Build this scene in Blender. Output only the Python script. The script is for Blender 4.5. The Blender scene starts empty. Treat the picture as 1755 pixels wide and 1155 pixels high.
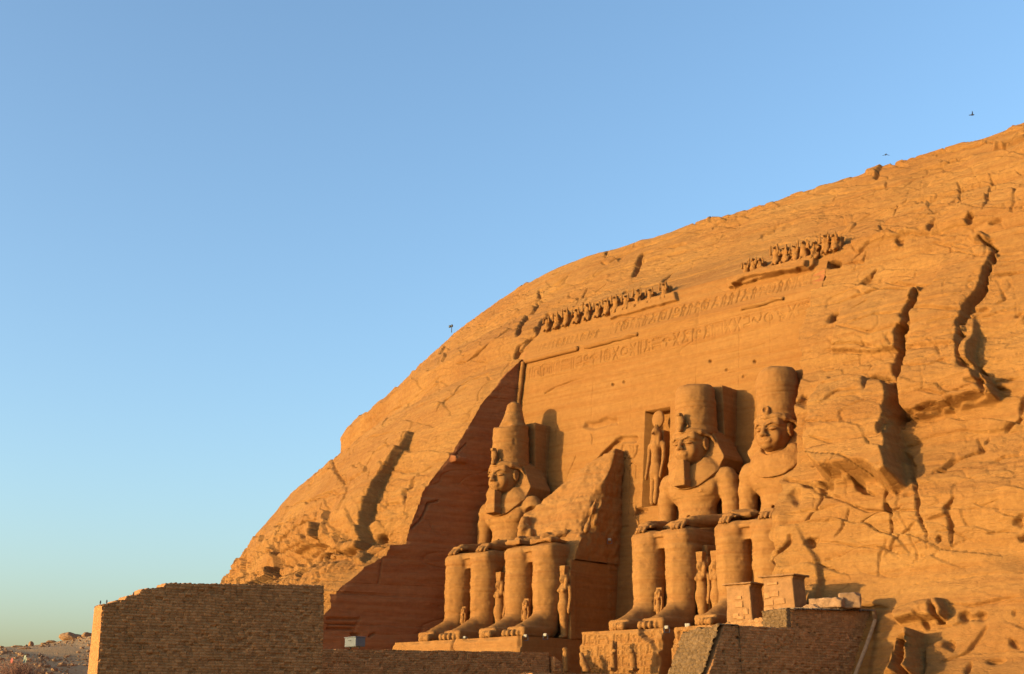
import bpy, math
import numpy as np
from mathutils import Vector, Euler

scene = bpy.context.scene
C = scene.collection
R_ = math.radians

# ------------------------------------------------------------------ camera
# axes: x = along the temple front (photo right), y = into the cliff, z = up.
# v in the code below = distance in front of the temple wall = -y
CAM = np.array([69.145, -92.371, -6.566])
YAW, PITCH, FPX = 132.788, 16.504, 2211.7
cd = bpy.data.cameras.new("camera"); cam = bpy.data.objects.new("camera", cd); C.objects.link(cam)
cd.sensor_width = 36.0; cd.lens = FPX / 1755 * 36.0
cd.clip_start = 0.5; cd.clip_end = 6000
cam.location = CAM
cam.rotation_euler = (R_(90 + PITCH), 0, R_(YAW - 90))
scene.camera = cam

# ------------------------------------------------------------------ light
SUN_EL = 5.5
SUN_AZ_FROM_NORMAL = 26.0            # towards the photo's left of the temple front's normal
sx, sy = -math.sin(R_(SUN_AZ_FROM_NORMAL)), -math.cos(R_(SUN_AZ_FROM_NORMAL))
sun_dir = Vector((sx * math.cos(R_(SUN_EL)), sy * math.cos(R_(SUN_EL)), math.sin(R_(SUN_EL))))
ld = bpy.data.lights.new("sun", 'SUN'); ld.energy = 2.0; ld.angle = R_(0.9); ld.color = (1.0, 0.74, 0.36)
lo = bpy.data.objects.new("sun", ld); C.objects.link(lo)
lo.rotation_euler = sun_dir.to_track_quat('Z', 'Y').to_euler()
world = bpy.data.worlds.new("World"); scene.world = world; world.use_nodes = True
wn = world.node_tree; wn.nodes.clear()
sk = wn.nodes.new('ShaderNodeTexSky'); sk.sky_type = 'NISHITA'; sk.sun_disc = False
sk.sun_elevation = R_(SUN_EL); sk.sun_rotation = math.atan2(sun_dir.x, sun_dir.y)
sk.altitude = 0; sk.air_density = 0.95; sk.dust_density = 2.6; sk.ozone_density = 2.25
bg = wn.nodes.new('ShaderNodeBackground'); bg.inputs[1].default_value = 0.15
wo = wn.nodes.new('ShaderNodeOutputWorld')
wn.links.new(sk.outputs[0], bg.inputs[0]); wn.links.new(bg.outputs[0], wo.inputs[0])
scene.view_settings.view_transform = 'Standard'; scene.view_settings.look = 'None'
scene.view_settings.exposure = 1.92; scene.view_settings.gamma = 1.0

# ------------------------------------------------------------------ noise
def _h(ix, iy, iz, seed):
    n = (ix.astype(np.uint32) * np.uint32(374761393) + iy.astype(np.uint32) * np.uint32(668265263)
         + iz.astype(np.uint32) * np.uint32(2246822519) + np.uint32((seed * 3266489917) & 0xffffffff))
    n = (n ^ (n >> np.uint32(13))) * np.uint32(1274126177)
    n = (n ^ (n >> np.uint32(15))) * np.uint32(2654435761)
    n ^= n >> np.uint32(16)
    return n.astype(np.float32) * np.float32(1 / 4294967296.0)

def vnoise(x, y, z, seed=0):
    fx, fy, fz = np.floor(x), np.floor(y), np.floor(z)
    ix, iy, iz = fx.astype(np.int64), fy.astype(np.int64), fz.astype(np.int64)
    tx, ty, tz = x - fx, y - fy, z - fz
    tx = tx * tx * tx * (tx * (tx * 6 - 15) + 10); ty = ty * ty * ty * (ty * (ty * 6 - 15) + 10); tz = tz * tz * tz * (tz * (tz * 6 - 15) + 10)
    r = 0
    for a in (0, 1):
        wx = tx if a else 1 - tx
        for b in (0, 1):
            wy = ty if b else 1 - ty
            for c in (0, 1):
                wz = tz if c else 1 - tz
                r = r + wx * wy * wz * _h(ix + a, iy + b, iz + c, seed)
    return r * 2 - 1

def fbm(x, y, z, octv=4, seed=0, gain=0.5):
    r = 0; a = 1.0; s = 0
    for o in range(octv):
        r = r + a * vnoise(x * 2 ** o + 17.3 * o, y * 2 ** o - 9.1 * o, z * 2 ** o + 4.7 * o, seed + o)
        s += a; a *= gain
    return r / s

def voronoi2(x, y, seed=0, jit=0.85):
    """first / second distances (border distance) and id of the nearest cell"""
    ix, iy = np.floor(x).astype(np.int64), np.floor(y).astype(np.int64)
    zero = np.zeros_like(ix)
    f1 = np.full(x.shape, 9.0); f2 = np.full(x.shape, 9.0); cid = np.zeros(x.shape)
    ox = np.zeros(x.shape); oy = np.zeros(x.shape)
    for a in (-1, 0, 1):
        for b in (-1, 0, 1):
            cx = ix + a; cy = iy + b
            px = cx + .5 + jit * (_h(cx, cy, zero, seed) - .5); py = cy + .5 + jit * (_h(cx, cy, zero + 1, seed) - .5)
            d = np.hypot(px - x, py - y)
            nearer = d < f1
            f2 = np.where(nearer, f1, np.minimum(f2, d))
            cid = np.where(nearer, _h(cx, cy, zero + 2, seed), cid)
            ox = np.where(nearer, px - x, ox); oy = np.where(nearer, py - y, oy)
            f1 = np.where(nearer, d, f1)
    return f1, f2 - f1, cid, ox, oy

def sstep(a, b, x):
    t = np.clip((x - a) / (b - a), 0, 1); return t * t * (3 - 2 * t)

# ------------------------------------------------------------------ object helpers
def tag(o, label=None, cat=None, group=None, kind=None):
    if label: o["label"] = label
    if cat: o["category"] = cat
    if group: o["group"] = group
    if kind: o["kind"] = kind
    return o

def mesh_np(name, verts, faces, mat, parent=None, smooth=True):
    me = bpy.data.meshes.new(name)
    verts = np.asarray(verts, np.float32); faces = np.asarray(faces, np.int32)
    k = faces.shape[1]
    me.vertices.add(len(verts)); me.vertices.foreach_set('co', verts.ravel())
    me.loops.add(faces.size); me.loops.foreach_set('vertex_index', faces.ravel())
    me.polygons.add(len(faces))
    me.polygons.foreach_set('loop_start', np.arange(0, faces.size, k, dtype=np.int32))
    me.polygons.foreach_set('loop_total', np.full(len(faces), k, np.int32))
    me.polygons.foreach_set('use_smooth', np.full(len(faces), smooth))
    me.update(calc_edges=True); me.validate()
    me.materials.append(mat)
    o = bpy.data.objects.new(name, me); C.objects.link(o)
    if parent: o.parent = parent
    return o

def grid_faces(nr, nc, keep=None, flip=False):
    i = np.arange(nr - 1)[:, None] * nc + np.arange(nc - 1)[None, :]
    q = np.stack([i, i + 1, i + nc + 1, i + nc], -1)
    if flip: q = q[..., ::-1]
    return q[keep] if keep is not None else q.reshape(-1, 4)

def grid_obj(name, G, mat, parent=None, keep=None, flip=False, smooth=True):
    """G: (rows, cols, 3) of (u, v, z)"""
    V = G.reshape(-1, 3) * np.array([1, -1, 1.0])
    F = grid_faces(G.shape[0], G.shape[1], keep, flip)
    used = np.unique(F); m = np.full(len(V), -1); m[used] = np.arange(len(used))
    return mesh_np(name, V[used], m[F], mat, parent, smooth)

def empty(name, loc=(0, 0, 0), rz=0.0):
    o = bpy.data.objects.new(name, None); C.objects.link(o); o.location = loc; o.rotation_euler = (0, 0, rz)
    o.empty_display_size = 0.5
    return o

# ------------------------------------------------------------------ sdf sculpting
class Vol:
    def __init__(s, lo, hi, h):
        s.lo = np.array(lo, float); s.h = h
        s.n = np.ceil((np.array(hi) - s.lo) / h).astype(int) + 1
        s.F = np.full(s.n, 5.0, np.float32)
    def _sl(s, lo, hi):
        a = np.clip(np.floor((np.array(lo) - s.lo) / s.h).astype(int), 0, s.n - 1)
        b = np.clip(np.ceil((np.array(hi) - s.lo) / s.h).astype(int) + 1, 1, s.n)
        sl = tuple(slice(int(p), int(q)) for p, q in zip(a, b))
        ax = [(s.lo[i] + s.h * np.arange(a[i], b[i])).astype(np.float32) for i in range(3)]
        return sl, ax[0][:, None, None], ax[1][None, :, None], ax[2][None, None, :]
    def op(s, fn, lo, hi, k=0.0, sub=False):
        pad = k + 2.5 * s.h
        sl, X, Y, Z = s._sl(np.array(lo) - pad, np.array(hi) + pad)
        if min(X.size, Y.size, Z.size) == 0: return
        d = fn(X, Y, Z).astype(np.float32); F = s.F[sl]
        if sub:
            d = -d
            if k > 0:
                h = np.maximum(k - np.abs(F - d), 0) / k; s.F[sl] = np.maximum(F, d) + h * h * k / 4
            else: s.F[sl] = np.maximum(F, d)
        else:
            if k > 0:
                h = np.maximum(k - np.abs(F - d), 0) / k; s.F[sl] = np.minimum(F, d) + -h * h * k / 4
            else: s.F[sl] = np.minimum(F, d)
    def ell(s, c, r, k=0.1, sub=False, rx=0.0):
        c = np.array(c, float); r = np.array(r, float); ca, sa = math.cos(rx), math.sin(rx)
        def fn(X, Y, Z):
            x = X - c[0]; y0 = Y - c[1]; z0 = Z - c[2]
            y = y0 * ca + z0 * sa; z = -y0 * sa + z0 * ca
            q = np.sqrt((x / r[0]) ** 2 + (y / r[1]) ** 2 + (z / r[2]) ** 2)
            g = np.sqrt((x / r[0] ** 2) ** 2 + (y / r[1] ** 2) ** 2 + (z / r[2] ** 2) ** 2) + 1e-6
            return q * (q - 1) / g
        m = r.max() if rx else r
        s.op(fn, c - m, c + m, k, sub)
    def cap(s, a, b, ra, rb=None, k=0.1, sub=False, flat=(1, 1, 1)):
        a = np.array(a, float); b = np.array(b, float); rb = ra if rb is None else rb
        fl = np.array(flat, float); A = a * fl; D = b * fl - A; L = (D ** 2).sum() + 1e-9
        def fn(X, Y, Z):
            x = X * fl[0] - A[0]; y = Y * fl[1] - A[1]; z = Z * fl[2] - A[2]
            t = np.clip((x * D[0] + y * D[1] + z * D[2]) / L, 0, 1)
            return np.sqrt((x - t * D[0]) ** 2 + (y - t * D[1]) ** 2 + (z - t * D[2]) ** 2) - (ra + (rb - ra) * t)
        m = max(ra, rb) / fl.min()
        s.op(fn, np.minimum(a, b) - m, np.maximum(a, b) + m, k, sub)
    def box(s, c, hh, r=0.05, k=0.05, sub=False, rx=0.0, taper=0.0):
        c = np.array(c, float); hh = np.array(hh, float); ca, sa = math.cos(rx), math.sin(rx)
        def fn(X, Y, Z):
            x = X - c[0]; y0 = Y - c[1]; z0 = Z - c[2]
            y = y0 * ca + z0 * sa; z = -y0 * sa + z0 * ca
            w = hh[0] + taper * z
            q0 = np.abs(x) - w + r; q1 = np.abs(y) - hh[1] + r; q2 = np.abs(z) - hh[2] + r
            return np.sqrt(np.maximum(q0, 0) ** 2 + np.maximum(q1, 0) ** 2 + np.maximum(q2, 0) ** 2) + np.minimum(np.maximum(q0, np.maximum(q1, q2)), 0) - r
        m = np.full(3, np.linalg.norm(hh[1:])) if rx else hh.copy(); m[0] = hh[0] + abs(taper) * hh[2]; m = np.maximum(m, 0)
        s.op(fn, c - m, c + m, k, sub)
    def mesh(s):
        F = s.F; S = F < 0
        c = np.zeros(np.array(F.shape) - 1, np.int8)
        off = [(a, b, d) for a in (0, 1) for b in (0, 1) for d in (0, 1)]
        def cs(A, o): return A[o[0]:A.shape[0] - 1 + o[0], o[1]:A.shape[1] - 1 + o[1], o[2]:A.shape[2] - 1 + o[2]]
        for o in off: c += cs(S, o)
        act = np.argwhere((c > 0) & (c < 8)); idx = np.full(c.shape, -1, np.int32)
        idx[act[:, 0], act[:, 1], act[:, 2]] = np.arange(len(act))
        val = np.stack([F[act[:, 0] + o[0], act[:, 1] + o[1], act[:, 2] + o[2]] for o in off], 1)
        P = np.zeros((len(act), 3)); n = np.zeros(len(act))
        for i, a in enumerate(off):
            for j, b in enumerate(off):
                if j > i and sum(abs(p - q) for p, q in zip(a, b)) == 1:
                    x, y = val[:, i], val[:, j]; m = (x < 0) != (y < 0)
                    t = np.where(m, x / np.where(m, x - y, 1), 0)
                    pa, pb = np.array(a, float), np.array(b, float)
                    P += np.where(m[:, None], pa + (pb - pa) * t[:, None], 0); n += m
        P = (P / n[:, None] + act) * s.h + s.lo
        Q = []
        for ax in range(3):
            s0 = [slice(None)] * 3; s1 = [slice(None)] * 3; s0[ax] = slice(0, -1); s1[ax] = slice(1, None)
            A, B = S[tuple(s0)], S[tuple(s1)]
            e = np.argwhere(A != B); o1, o2 = [i for i in range(3) if i != ax]
            e = e[(e[:, o1] > 0) & (e[:, o2] > 0) & (e[:, o1] < F.shape[o1] - 1) & (e[:, o2] < F.shape[o2] - 1)]
            def g(d1, d2):
                q = e.copy(); q[:, o1] -= d1; q[:, o2] -= d2; return idx[q[:, 0], q[:, 1], q[:, 2]]
            q = np.stack([g(0, 0), g(1, 0), g(1, 1), g(0, 1)], 1)
            ins = A[e[:, 0], e[:, 1], e[:, 2]]
            fl = ins if ax != 1 else ~ins
            q = np.where(fl[:, None], q, q[:, ::-1]); Q.append(q)
        Q = np.concatenate(Q); Q = Q[(Q >= 0).all(1)]
        return P, Q

def rough(P, Q, amp=0.04, sc=0.7, seed=1, strata=0.025, off=(0, 0, 0), pits=0.0):
    """weather a sculpted surface along its normals"""
    a, b, c_, d = (P[Q[:, i]] for i in range(4))
    fn = np.cross(c_ - a, d - b); N = np.zeros_like(P)
    for i in range(4): np.add.at(N, Q[:, i], fn)
    N /= np.linalg.norm(N, axis=1)[:, None] + 1e-9
    p = P + np.array(off)
    d = amp * fbm(p[:, 0] / sc, p[:, 1] / sc, p[:, 2] / sc, 4, seed)
    zz = p[:, 2] + .12 * vnoise(p[:, 0] / 2.5, p[:, 1] / 2.5, p[:, 2] / 2.5, seed + 5)
    z0 = np.zeros_like(zz)
    d += strata * vnoise(z0, z0, zz * 2.6, 77) + strata * .7 * vnoise(z0, z0, zz * 7.0, 78)
    g = np.abs(vnoise(z0 + 3, z0, zz * 1.7, 79)); d -= strata * 1.6 * np.exp(-(g / .05) ** 2) * sstep(-.1, .4, vnoise(p[:, 0] / 1.8, p[:, 1] / 1.8, zz, 80))
    if pits:
        q = vnoise(p[:, 0] / .45, p[:, 1] / .45, p[:, 2] / .35, seed + 9); d -= pits * sstep(.45, .8, q)
    return P + N * d[:, None]

def vol_obj(name, vol, mat, parent=None, amp=0.04, sc=0.7, seed=1, strata=0.025, off=(0, 0, 0), pits=0.0):
    """vol is in (x, f, z) with f pointing out of the cliff"""
    P, Q = vol.mesh(); P = rough(P, Q, amp, sc, seed, strata, off, pits)
    P[:, 1] *= -1
    return mesh_np(name, P, Q[:, ::-1], mat, parent)
# ------------------------------------------------------------------ materials
def nd(nt, t, **kw):
    n = nt.nodes.new(t)
    for k, v in kw.items(): setattr(n, k, v)
    return n

def stone(name, c1, c2, c3, strata=0.5, bump=0.35, scale=1.0, rough_=0.95, attr=None, mott=.8, fiss=.25):
    """layered sandstone: broad tone patches, thin beds following world height, grain and bump"""
    m = bpy.data.materials.new(name); m.use_nodes = True; nt = m.node_tree; nt.nodes.clear(); L = nt.links.new
    out = nd(nt, 'ShaderNodeOutputMaterial'); b = nd(nt, 'ShaderNodeBsdfPrincipled'); L(b.outputs[0], out.inputs[0])
    b.inputs['Roughness'].default_value = rough_; b.inputs['Specular IOR Level'].default_value = 0.08
    geo = nd(nt, 'ShaderNodeNewGeometry')
    def noise(sc, det=5, vec=None, rgh=.6):
        n = nd(nt, 'ShaderNodeTexNoise'); n.inputs['Scale'].default_value = sc; n.inputs['Detail'].default_value = det; n.inputs['Roughness'].default_value = rgh
        L(vec or geo.outputs['Position'], n.inputs['Vector']); return n
    def ramp(src, a, bb, ca=(0, 0, 0, 1), cb=(1, 1, 1, 1)):
        r = nd(nt, 'ShaderNodeValToRGB'); r.color_ramp.elements[0].position = a; r.color_ramp.elements[1].position = bb
        r.color_ramp.elements[0].color = ca; r.color_ramp.elements[1].color = cb; L(src, r.inputs[0]); return r
    def mix(f, a, bb, mode='MIX'):
        x = nd(nt, 'ShaderNodeMix', data_type='RGBA', blend_type=mode)
        if isinstance(f, float): x.inputs[0].default_value = f
        else: L(f, x.inputs[0])
        for s_, v in ((6, a), (7, bb)):
            if isinstance(v, tuple): x.inputs[s_].default_value = v
            else: L(v, x.inputs[s_])
        return x.outputs[2]
    # broad patches
    n1 = noise(.09 * scale, 5); r1 = ramp(n1.outputs[0], .38, .62)
    col = mix(r1.outputs[0], (*c1, 1), (*c2, 1))
    # bedding: squash the position so that noise runs in thin near-horizontal beds
    mp = nd(nt, 'ShaderNodeMapping'); mp.inputs['Scale'].default_value = (.05, .05, 2.2); mp.inputs['Rotation'].default_value = (0, R_(2.0), 0)
    L(geo.outputs['Position'], mp.inputs['Vector'])
    n2 = noise(1.0 * scale, 6, mp.outputs[0], .65); r2 = ramp(n2.outputs[0], .42, .66)
    ms = nd(nt, 'ShaderNodeMath', operation='MULTIPLY'); L(r2.outputs[0], ms.inputs[0]); ms.inputs[1].default_value = strata
    col = mix(ms.outputs[0], col, (*c3, 1))
    # small mottling and dark grains
    n3 = noise(2.2 * scale, 8, None, .7); r3 = ramp(n3.outputs[0], .3, .7, (.66, .64, .62, 1), (1.2, 1.2, 1.2, 1))
    col = mix(mott, col, r3.outputs[0], 'MULTIPLY')
    n4 = noise(.35 * scale, 9, None, .75); r4 = ramp(n4.outputs[0], .56, .72)
    mg = nd(nt, 'ShaderNodeMath', operation='MULTIPLY'); L(r4.outputs[0], mg.inputs[0]); mg.inputs[1].default_value = .42 * mott
    col = mix(mg.outputs[0], col, tuple(.62 * x for x in c1) + (1,))
    if attr:
        at = nd(nt, 'ShaderNodeAttribute', attribute_name=attr); rr = ramp(at.outputs['Fac'], 0, 1, (.80, .79, .78, 1), (1.16, 1.14, 1.12, 1))
        col = mix(1.0, col, rr.outputs[0], 'MULTIPLY')
    L(col, b.inputs['Base Color'])
    # bump
    n5 = noise(3.5 * scale, 9, None, .72); n6 = noise(14 * scale, 5)
    a1 = nd(nt, 'ShaderNodeMath', operation='MULTIPLY_ADD'); L(n2.outputs[0], a1.inputs[0]); a1.inputs[1].default_value = .35; L(n5.outputs[0], a1.inputs[2])
    a2 = nd(nt, 'ShaderNodeMath', operation='MULTIPLY_ADD'); L(n6.outputs[0], a2.inputs[0]); a2.inputs[1].default_value = .15; L(a1.outputs[0], a2.inputs[2])
    mf = nd(nt, 'ShaderNodeMapping'); mf.inputs['Scale'].default_value = (.22, .22, .8); mf.inputs['Rotation'].default_value = (0, R_(-6), 0); L(geo.outputs['Position'], mf.inputs['Vector'])
    hgt = a2.outputs[0]
    for sc_, wd_, dp_ in ((1.0, .018, .9), (2.3, .03, .45)):
        n7 = noise(sc_ * scale, 4, mf.outputs[0], .55)
        s1 = nd(nt, 'ShaderNodeMath', operation='SUBTRACT'); L(n7.outputs[0], s1.inputs[0]); s1.inputs[1].default_value = .5
        s2 = nd(nt, 'ShaderNodeMath', operation='ABSOLUTE'); L(s1.outputs[0], s2.inputs[0])
        r7 = ramp(s2.outputs[0], 0.0, wd_)
        s3 = nd(nt, 'ShaderNodeMath', operation='MULTIPLY_ADD'); L(r7.outputs[0], s3.inputs[0]); s3.inputs[1].default_value = dp_ * min(1, fiss); L(hgt, s3.inputs[2]); hgt = s3.outputs[0]
    bp = nd(nt, 'ShaderNodeBump'); bp.inputs['Strength'].default_value = bump; bp.inputs['Distance'].default_value = .25
    L(hgt, bp.inputs['Height']); L(bp.outputs[0], b.inputs['Normal'])
    return m

def plain(name, c, r=.7, metal=0.0, var=.25, sc=3.0, bump=.1):
    m = bpy.data.materials.new(name); m.use_nodes = True; nt = m.node_tree; b = nt.nodes['Principled BSDF']
    b.inputs['Roughness'].default_value = r; b.inputs['Metallic'].default_value = metal
    n = nd(nt, 'ShaderNodeTexNoise'); n.inputs['Scale'].default_value = sc; n.inputs['Detail'].default_value = 6
    g = nd(nt, 'ShaderNodeNewGeometry'); nt.links.new(g.outputs['Position'], n.inputs['Vector'])
    rp = nd(nt, 'ShaderNodeValToRGB'); rp.color_ramp.elements[0].position = .3; rp.color_ramp.elements[1].position = .7
    rp.color_ramp.elements[0].color = tuple(x * (1 - var) for x in c) + (1,); rp.color_ramp.elements[1].color = tuple(min(1, x * (1 + var)) for x in c) + (1,)
    nt.links.new(n.outputs[0], rp.inputs[0]); nt.links.new(rp.outputs[0], b.inputs['Base Color'])
    bp = nd(nt, 'ShaderNodeBump'); bp.inputs['Strength'].default_value = bump; bp.inputs['Distance'].default_value = .05
    nt.links.new(n.outputs[0], bp.inputs['Height']); nt.links.new(bp.outputs[0], b.inputs['Normal'])
    return m

M_ROCK = stone('cliff_sandstone', (0.2552, 0.1200, 0.0352), (0.2956, 0.1490, 0.0443), (0.2205, 0.0902, 0.0245), .55, .5, mott=.6, fiss=.45)
M_WALL = stone('dressed_sandstone', (.243, .1145, .0325), (.262, .127, .038), (.222, .094, .0255), .8, .18, mott=.4)
M_STAT = stone('carved_sandstone', (.250, .1205, .0365), (.272, .135, .0425), (.225, .096, .028), .7, .22, mott=.45)
M_REV = stone('reveal_sandstone', (0.2857, 0.1082, 0.0392), (0.2992, 0.1167, 0.0439), (0.2448, 0.0797, 0.0273), .7, .3, mott=.4)
M_BRICK = stone('mud_brick', (0.3884, 0.1829, 0.0668), (0.4549, 0.2167, 0.0818), (0.3600, 0.1626, 0.0603), .2, .5, 1.5, attr='tint')
M_RUB = stone('rubble_masonry', (.16, .098, .046), (.19, .118, .056), (.14, .085, .04), .2, .5, 1.5, attr='tint')
M_PATCH = stone('plastered_masonry', (0.2838, 0.1485, 0.0594), (0.3036, 0.1617, 0.0660), (0.2640, 0.1320, 0.0515), .15, .2, attr='tint')
M_SAND = stone('desert_ground', (.37, .235, .115), (.43, .275, .135), (.33, .205, .10), .1, .6, 1.2)
M_STONE = stone('loose_stone', (0.2772, 0.1584, 0.0792), (0.3036, 0.1782, 0.0924), (0.2376, 0.1254, 0.0594), .2, .4, 1.5)

# ------------------------------------------------------------------ cliff surface
ZA = np.array([-10, -1, 3.2, 4.8, 6.0, 7.1, 8.1, 9.05, 9.26, 10.1, 11.7, 14.4, 17.7, 21.1, 24.6, 27.5, 29.0])
VA = np.array([28, 20, 16.3, 16.1, 14.5, 13.2, 11.2, 10.7, 9.2, 9.1, 8.8, 7.65, 5.4, 3.3, 1.2, -1.04, -2.8])
ZT = np.array([33, 37, 41, 45, 48, 50., 51.]); VT = np.array([-4.84, -10.18, -13.48, -17.2, -28.17, -45.0, -90.0])
ZB = np.array([-10, -3, 2.9, 8.1, 9.9, 12.2, 17.0, 19.2, 20.5, 23.6, 27, 30.5]); VB = np.array([22, 13.5, 10.2, 8.7, 7.1, 5.2, 3.9, 2.8, 1.6, .4, -1.6, -3.8])
ZK = np.array([-10, 0, 6, 12, 18, 24, 30, 36, 42, 48.]); KK = np.array([.0108, .0110, .0118, .0143, .0145, .0152, .0172, .015, .0172, .0166])
za_, va_ = np.concatenate([ZA, ZT]), np.concatenate([VA, VT]); zb_, vb_ = np.concatenate([ZB, ZT]), np.concatenate([VB, VT])
def uL(z): return -(17.55 + (28 - np.minimum(z, 30)) * .055)
def uR(z): return 17.3 + (28 - np.minimum(z, 30)) * .06
def uE(z): return uL(z) - .3 * np.maximum(0, np.interp(z, ZA, VA) + .1 * np.minimum(z, 29)) * (z < 29)      # outer edge of the splayed left recess wall
def Vout(U, Z):
    t = sstep(-17.9, 17.5, U)
    V = np.interp(Z, za_, va_) * (1 - t) + np.interp(Z, zb_, vb_) * t
    w = np.maximum(0, np.minimum(-17.9, uE(Z)) - U); V = V - np.interp(Z, ZK, KK) * w ** 2 / (1 + w / 40)
    w2 = np.maximum(0, U - 40); w3 = np.maximum(0, w - 56); return V - .006 * w2 ** 2 - .08 * w3 ** 2
def Vfac(Z): return -.1 * Z
_cy, _sy, _ct, _st = math.cos(R_(YAW)), math.sin(R_(YAW)), math.cos(R_(PITCH)), math.sin(R_(PITCH))
_F = np.array([_cy * _ct, _sy * _ct, _st]); _Rt = np.array([_sy, -_cy, 0]); _Up = np.cross(_Rt, _F)
def sight(x, y):
    d = _F + _Rt * (x - 877.5) / FPX + _Up * (577.5 - y) / FPX; return d / np.linalg.norm(d)
def uvz(P): return np.array([P[0], -P[1], P[2]])
def on_cliff(x, y, off=0.0):
    """survey a feature of the cliff: first point of the rock surface on a line of sight -> (u, v, z)"""
    d = sight(x, y); s = np.arange(40, 260, .5); P = CAM[:, None] + d[:, None] * s
    g = -P[1] - Vout(P[0], P[2]) - off; k = np.argmax(g < 0)
    if not (g < 0).any(): return uvz(CAM + d * 170)
    a, b = s[k - 1], s[k]
    for _ in range(18):
        m = (a + b) / 2; p = CAM + d * m
        if -p[1] - Vout(p[0], p[2]) - off < 0: b = m
        else: a = m
    return uvz(CAM + d * b)
def on_wall(x, y):
    d = sight(x, y); n = np.array([0, 1, -.1]); P = CAM + d * (-(n @ CAM) / (n @ d)); P = uvz(P)
    if P[1] > Vout(P[0], P[2]): return on_cliff(x, y)
    return P
def on_plane(x, y, axis, val):
    d = sight(x, y); i = {'u': 0, 'v': 1, 'z': 2}[axis]; val = -val if axis == 'v' else val
    return uvz(CAM + d * (val - CAM[i]) / d[i])
def on_reveal(x, y):
    d = sight(x, y); lo, hi = 60, 260
    for _ in range(50):
        m = (lo + hi) / 2; P = uvz(CAM + d * m)
        if P[0] > uL(P[2]) - .3 * (P[1] + .1 * P[2]): lo = m
        else: hi = m
    return uvz(CAM + d * lo)
REG = {'r6': (350, 560, .3896), 'r7': (850, 380, .3419), 'r8': (1300, 180, .3637), 'r3': (1300, 560, .5153), 'w': (880, 740, .1905), 'F': (0, 0, 1), 'f2': (880, 470, .1645)}
def T(reg, pts): x0, y0, s = REG[reg]; return [(x0 + a * s, y0 + b * s) for a, b in pts]

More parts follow.
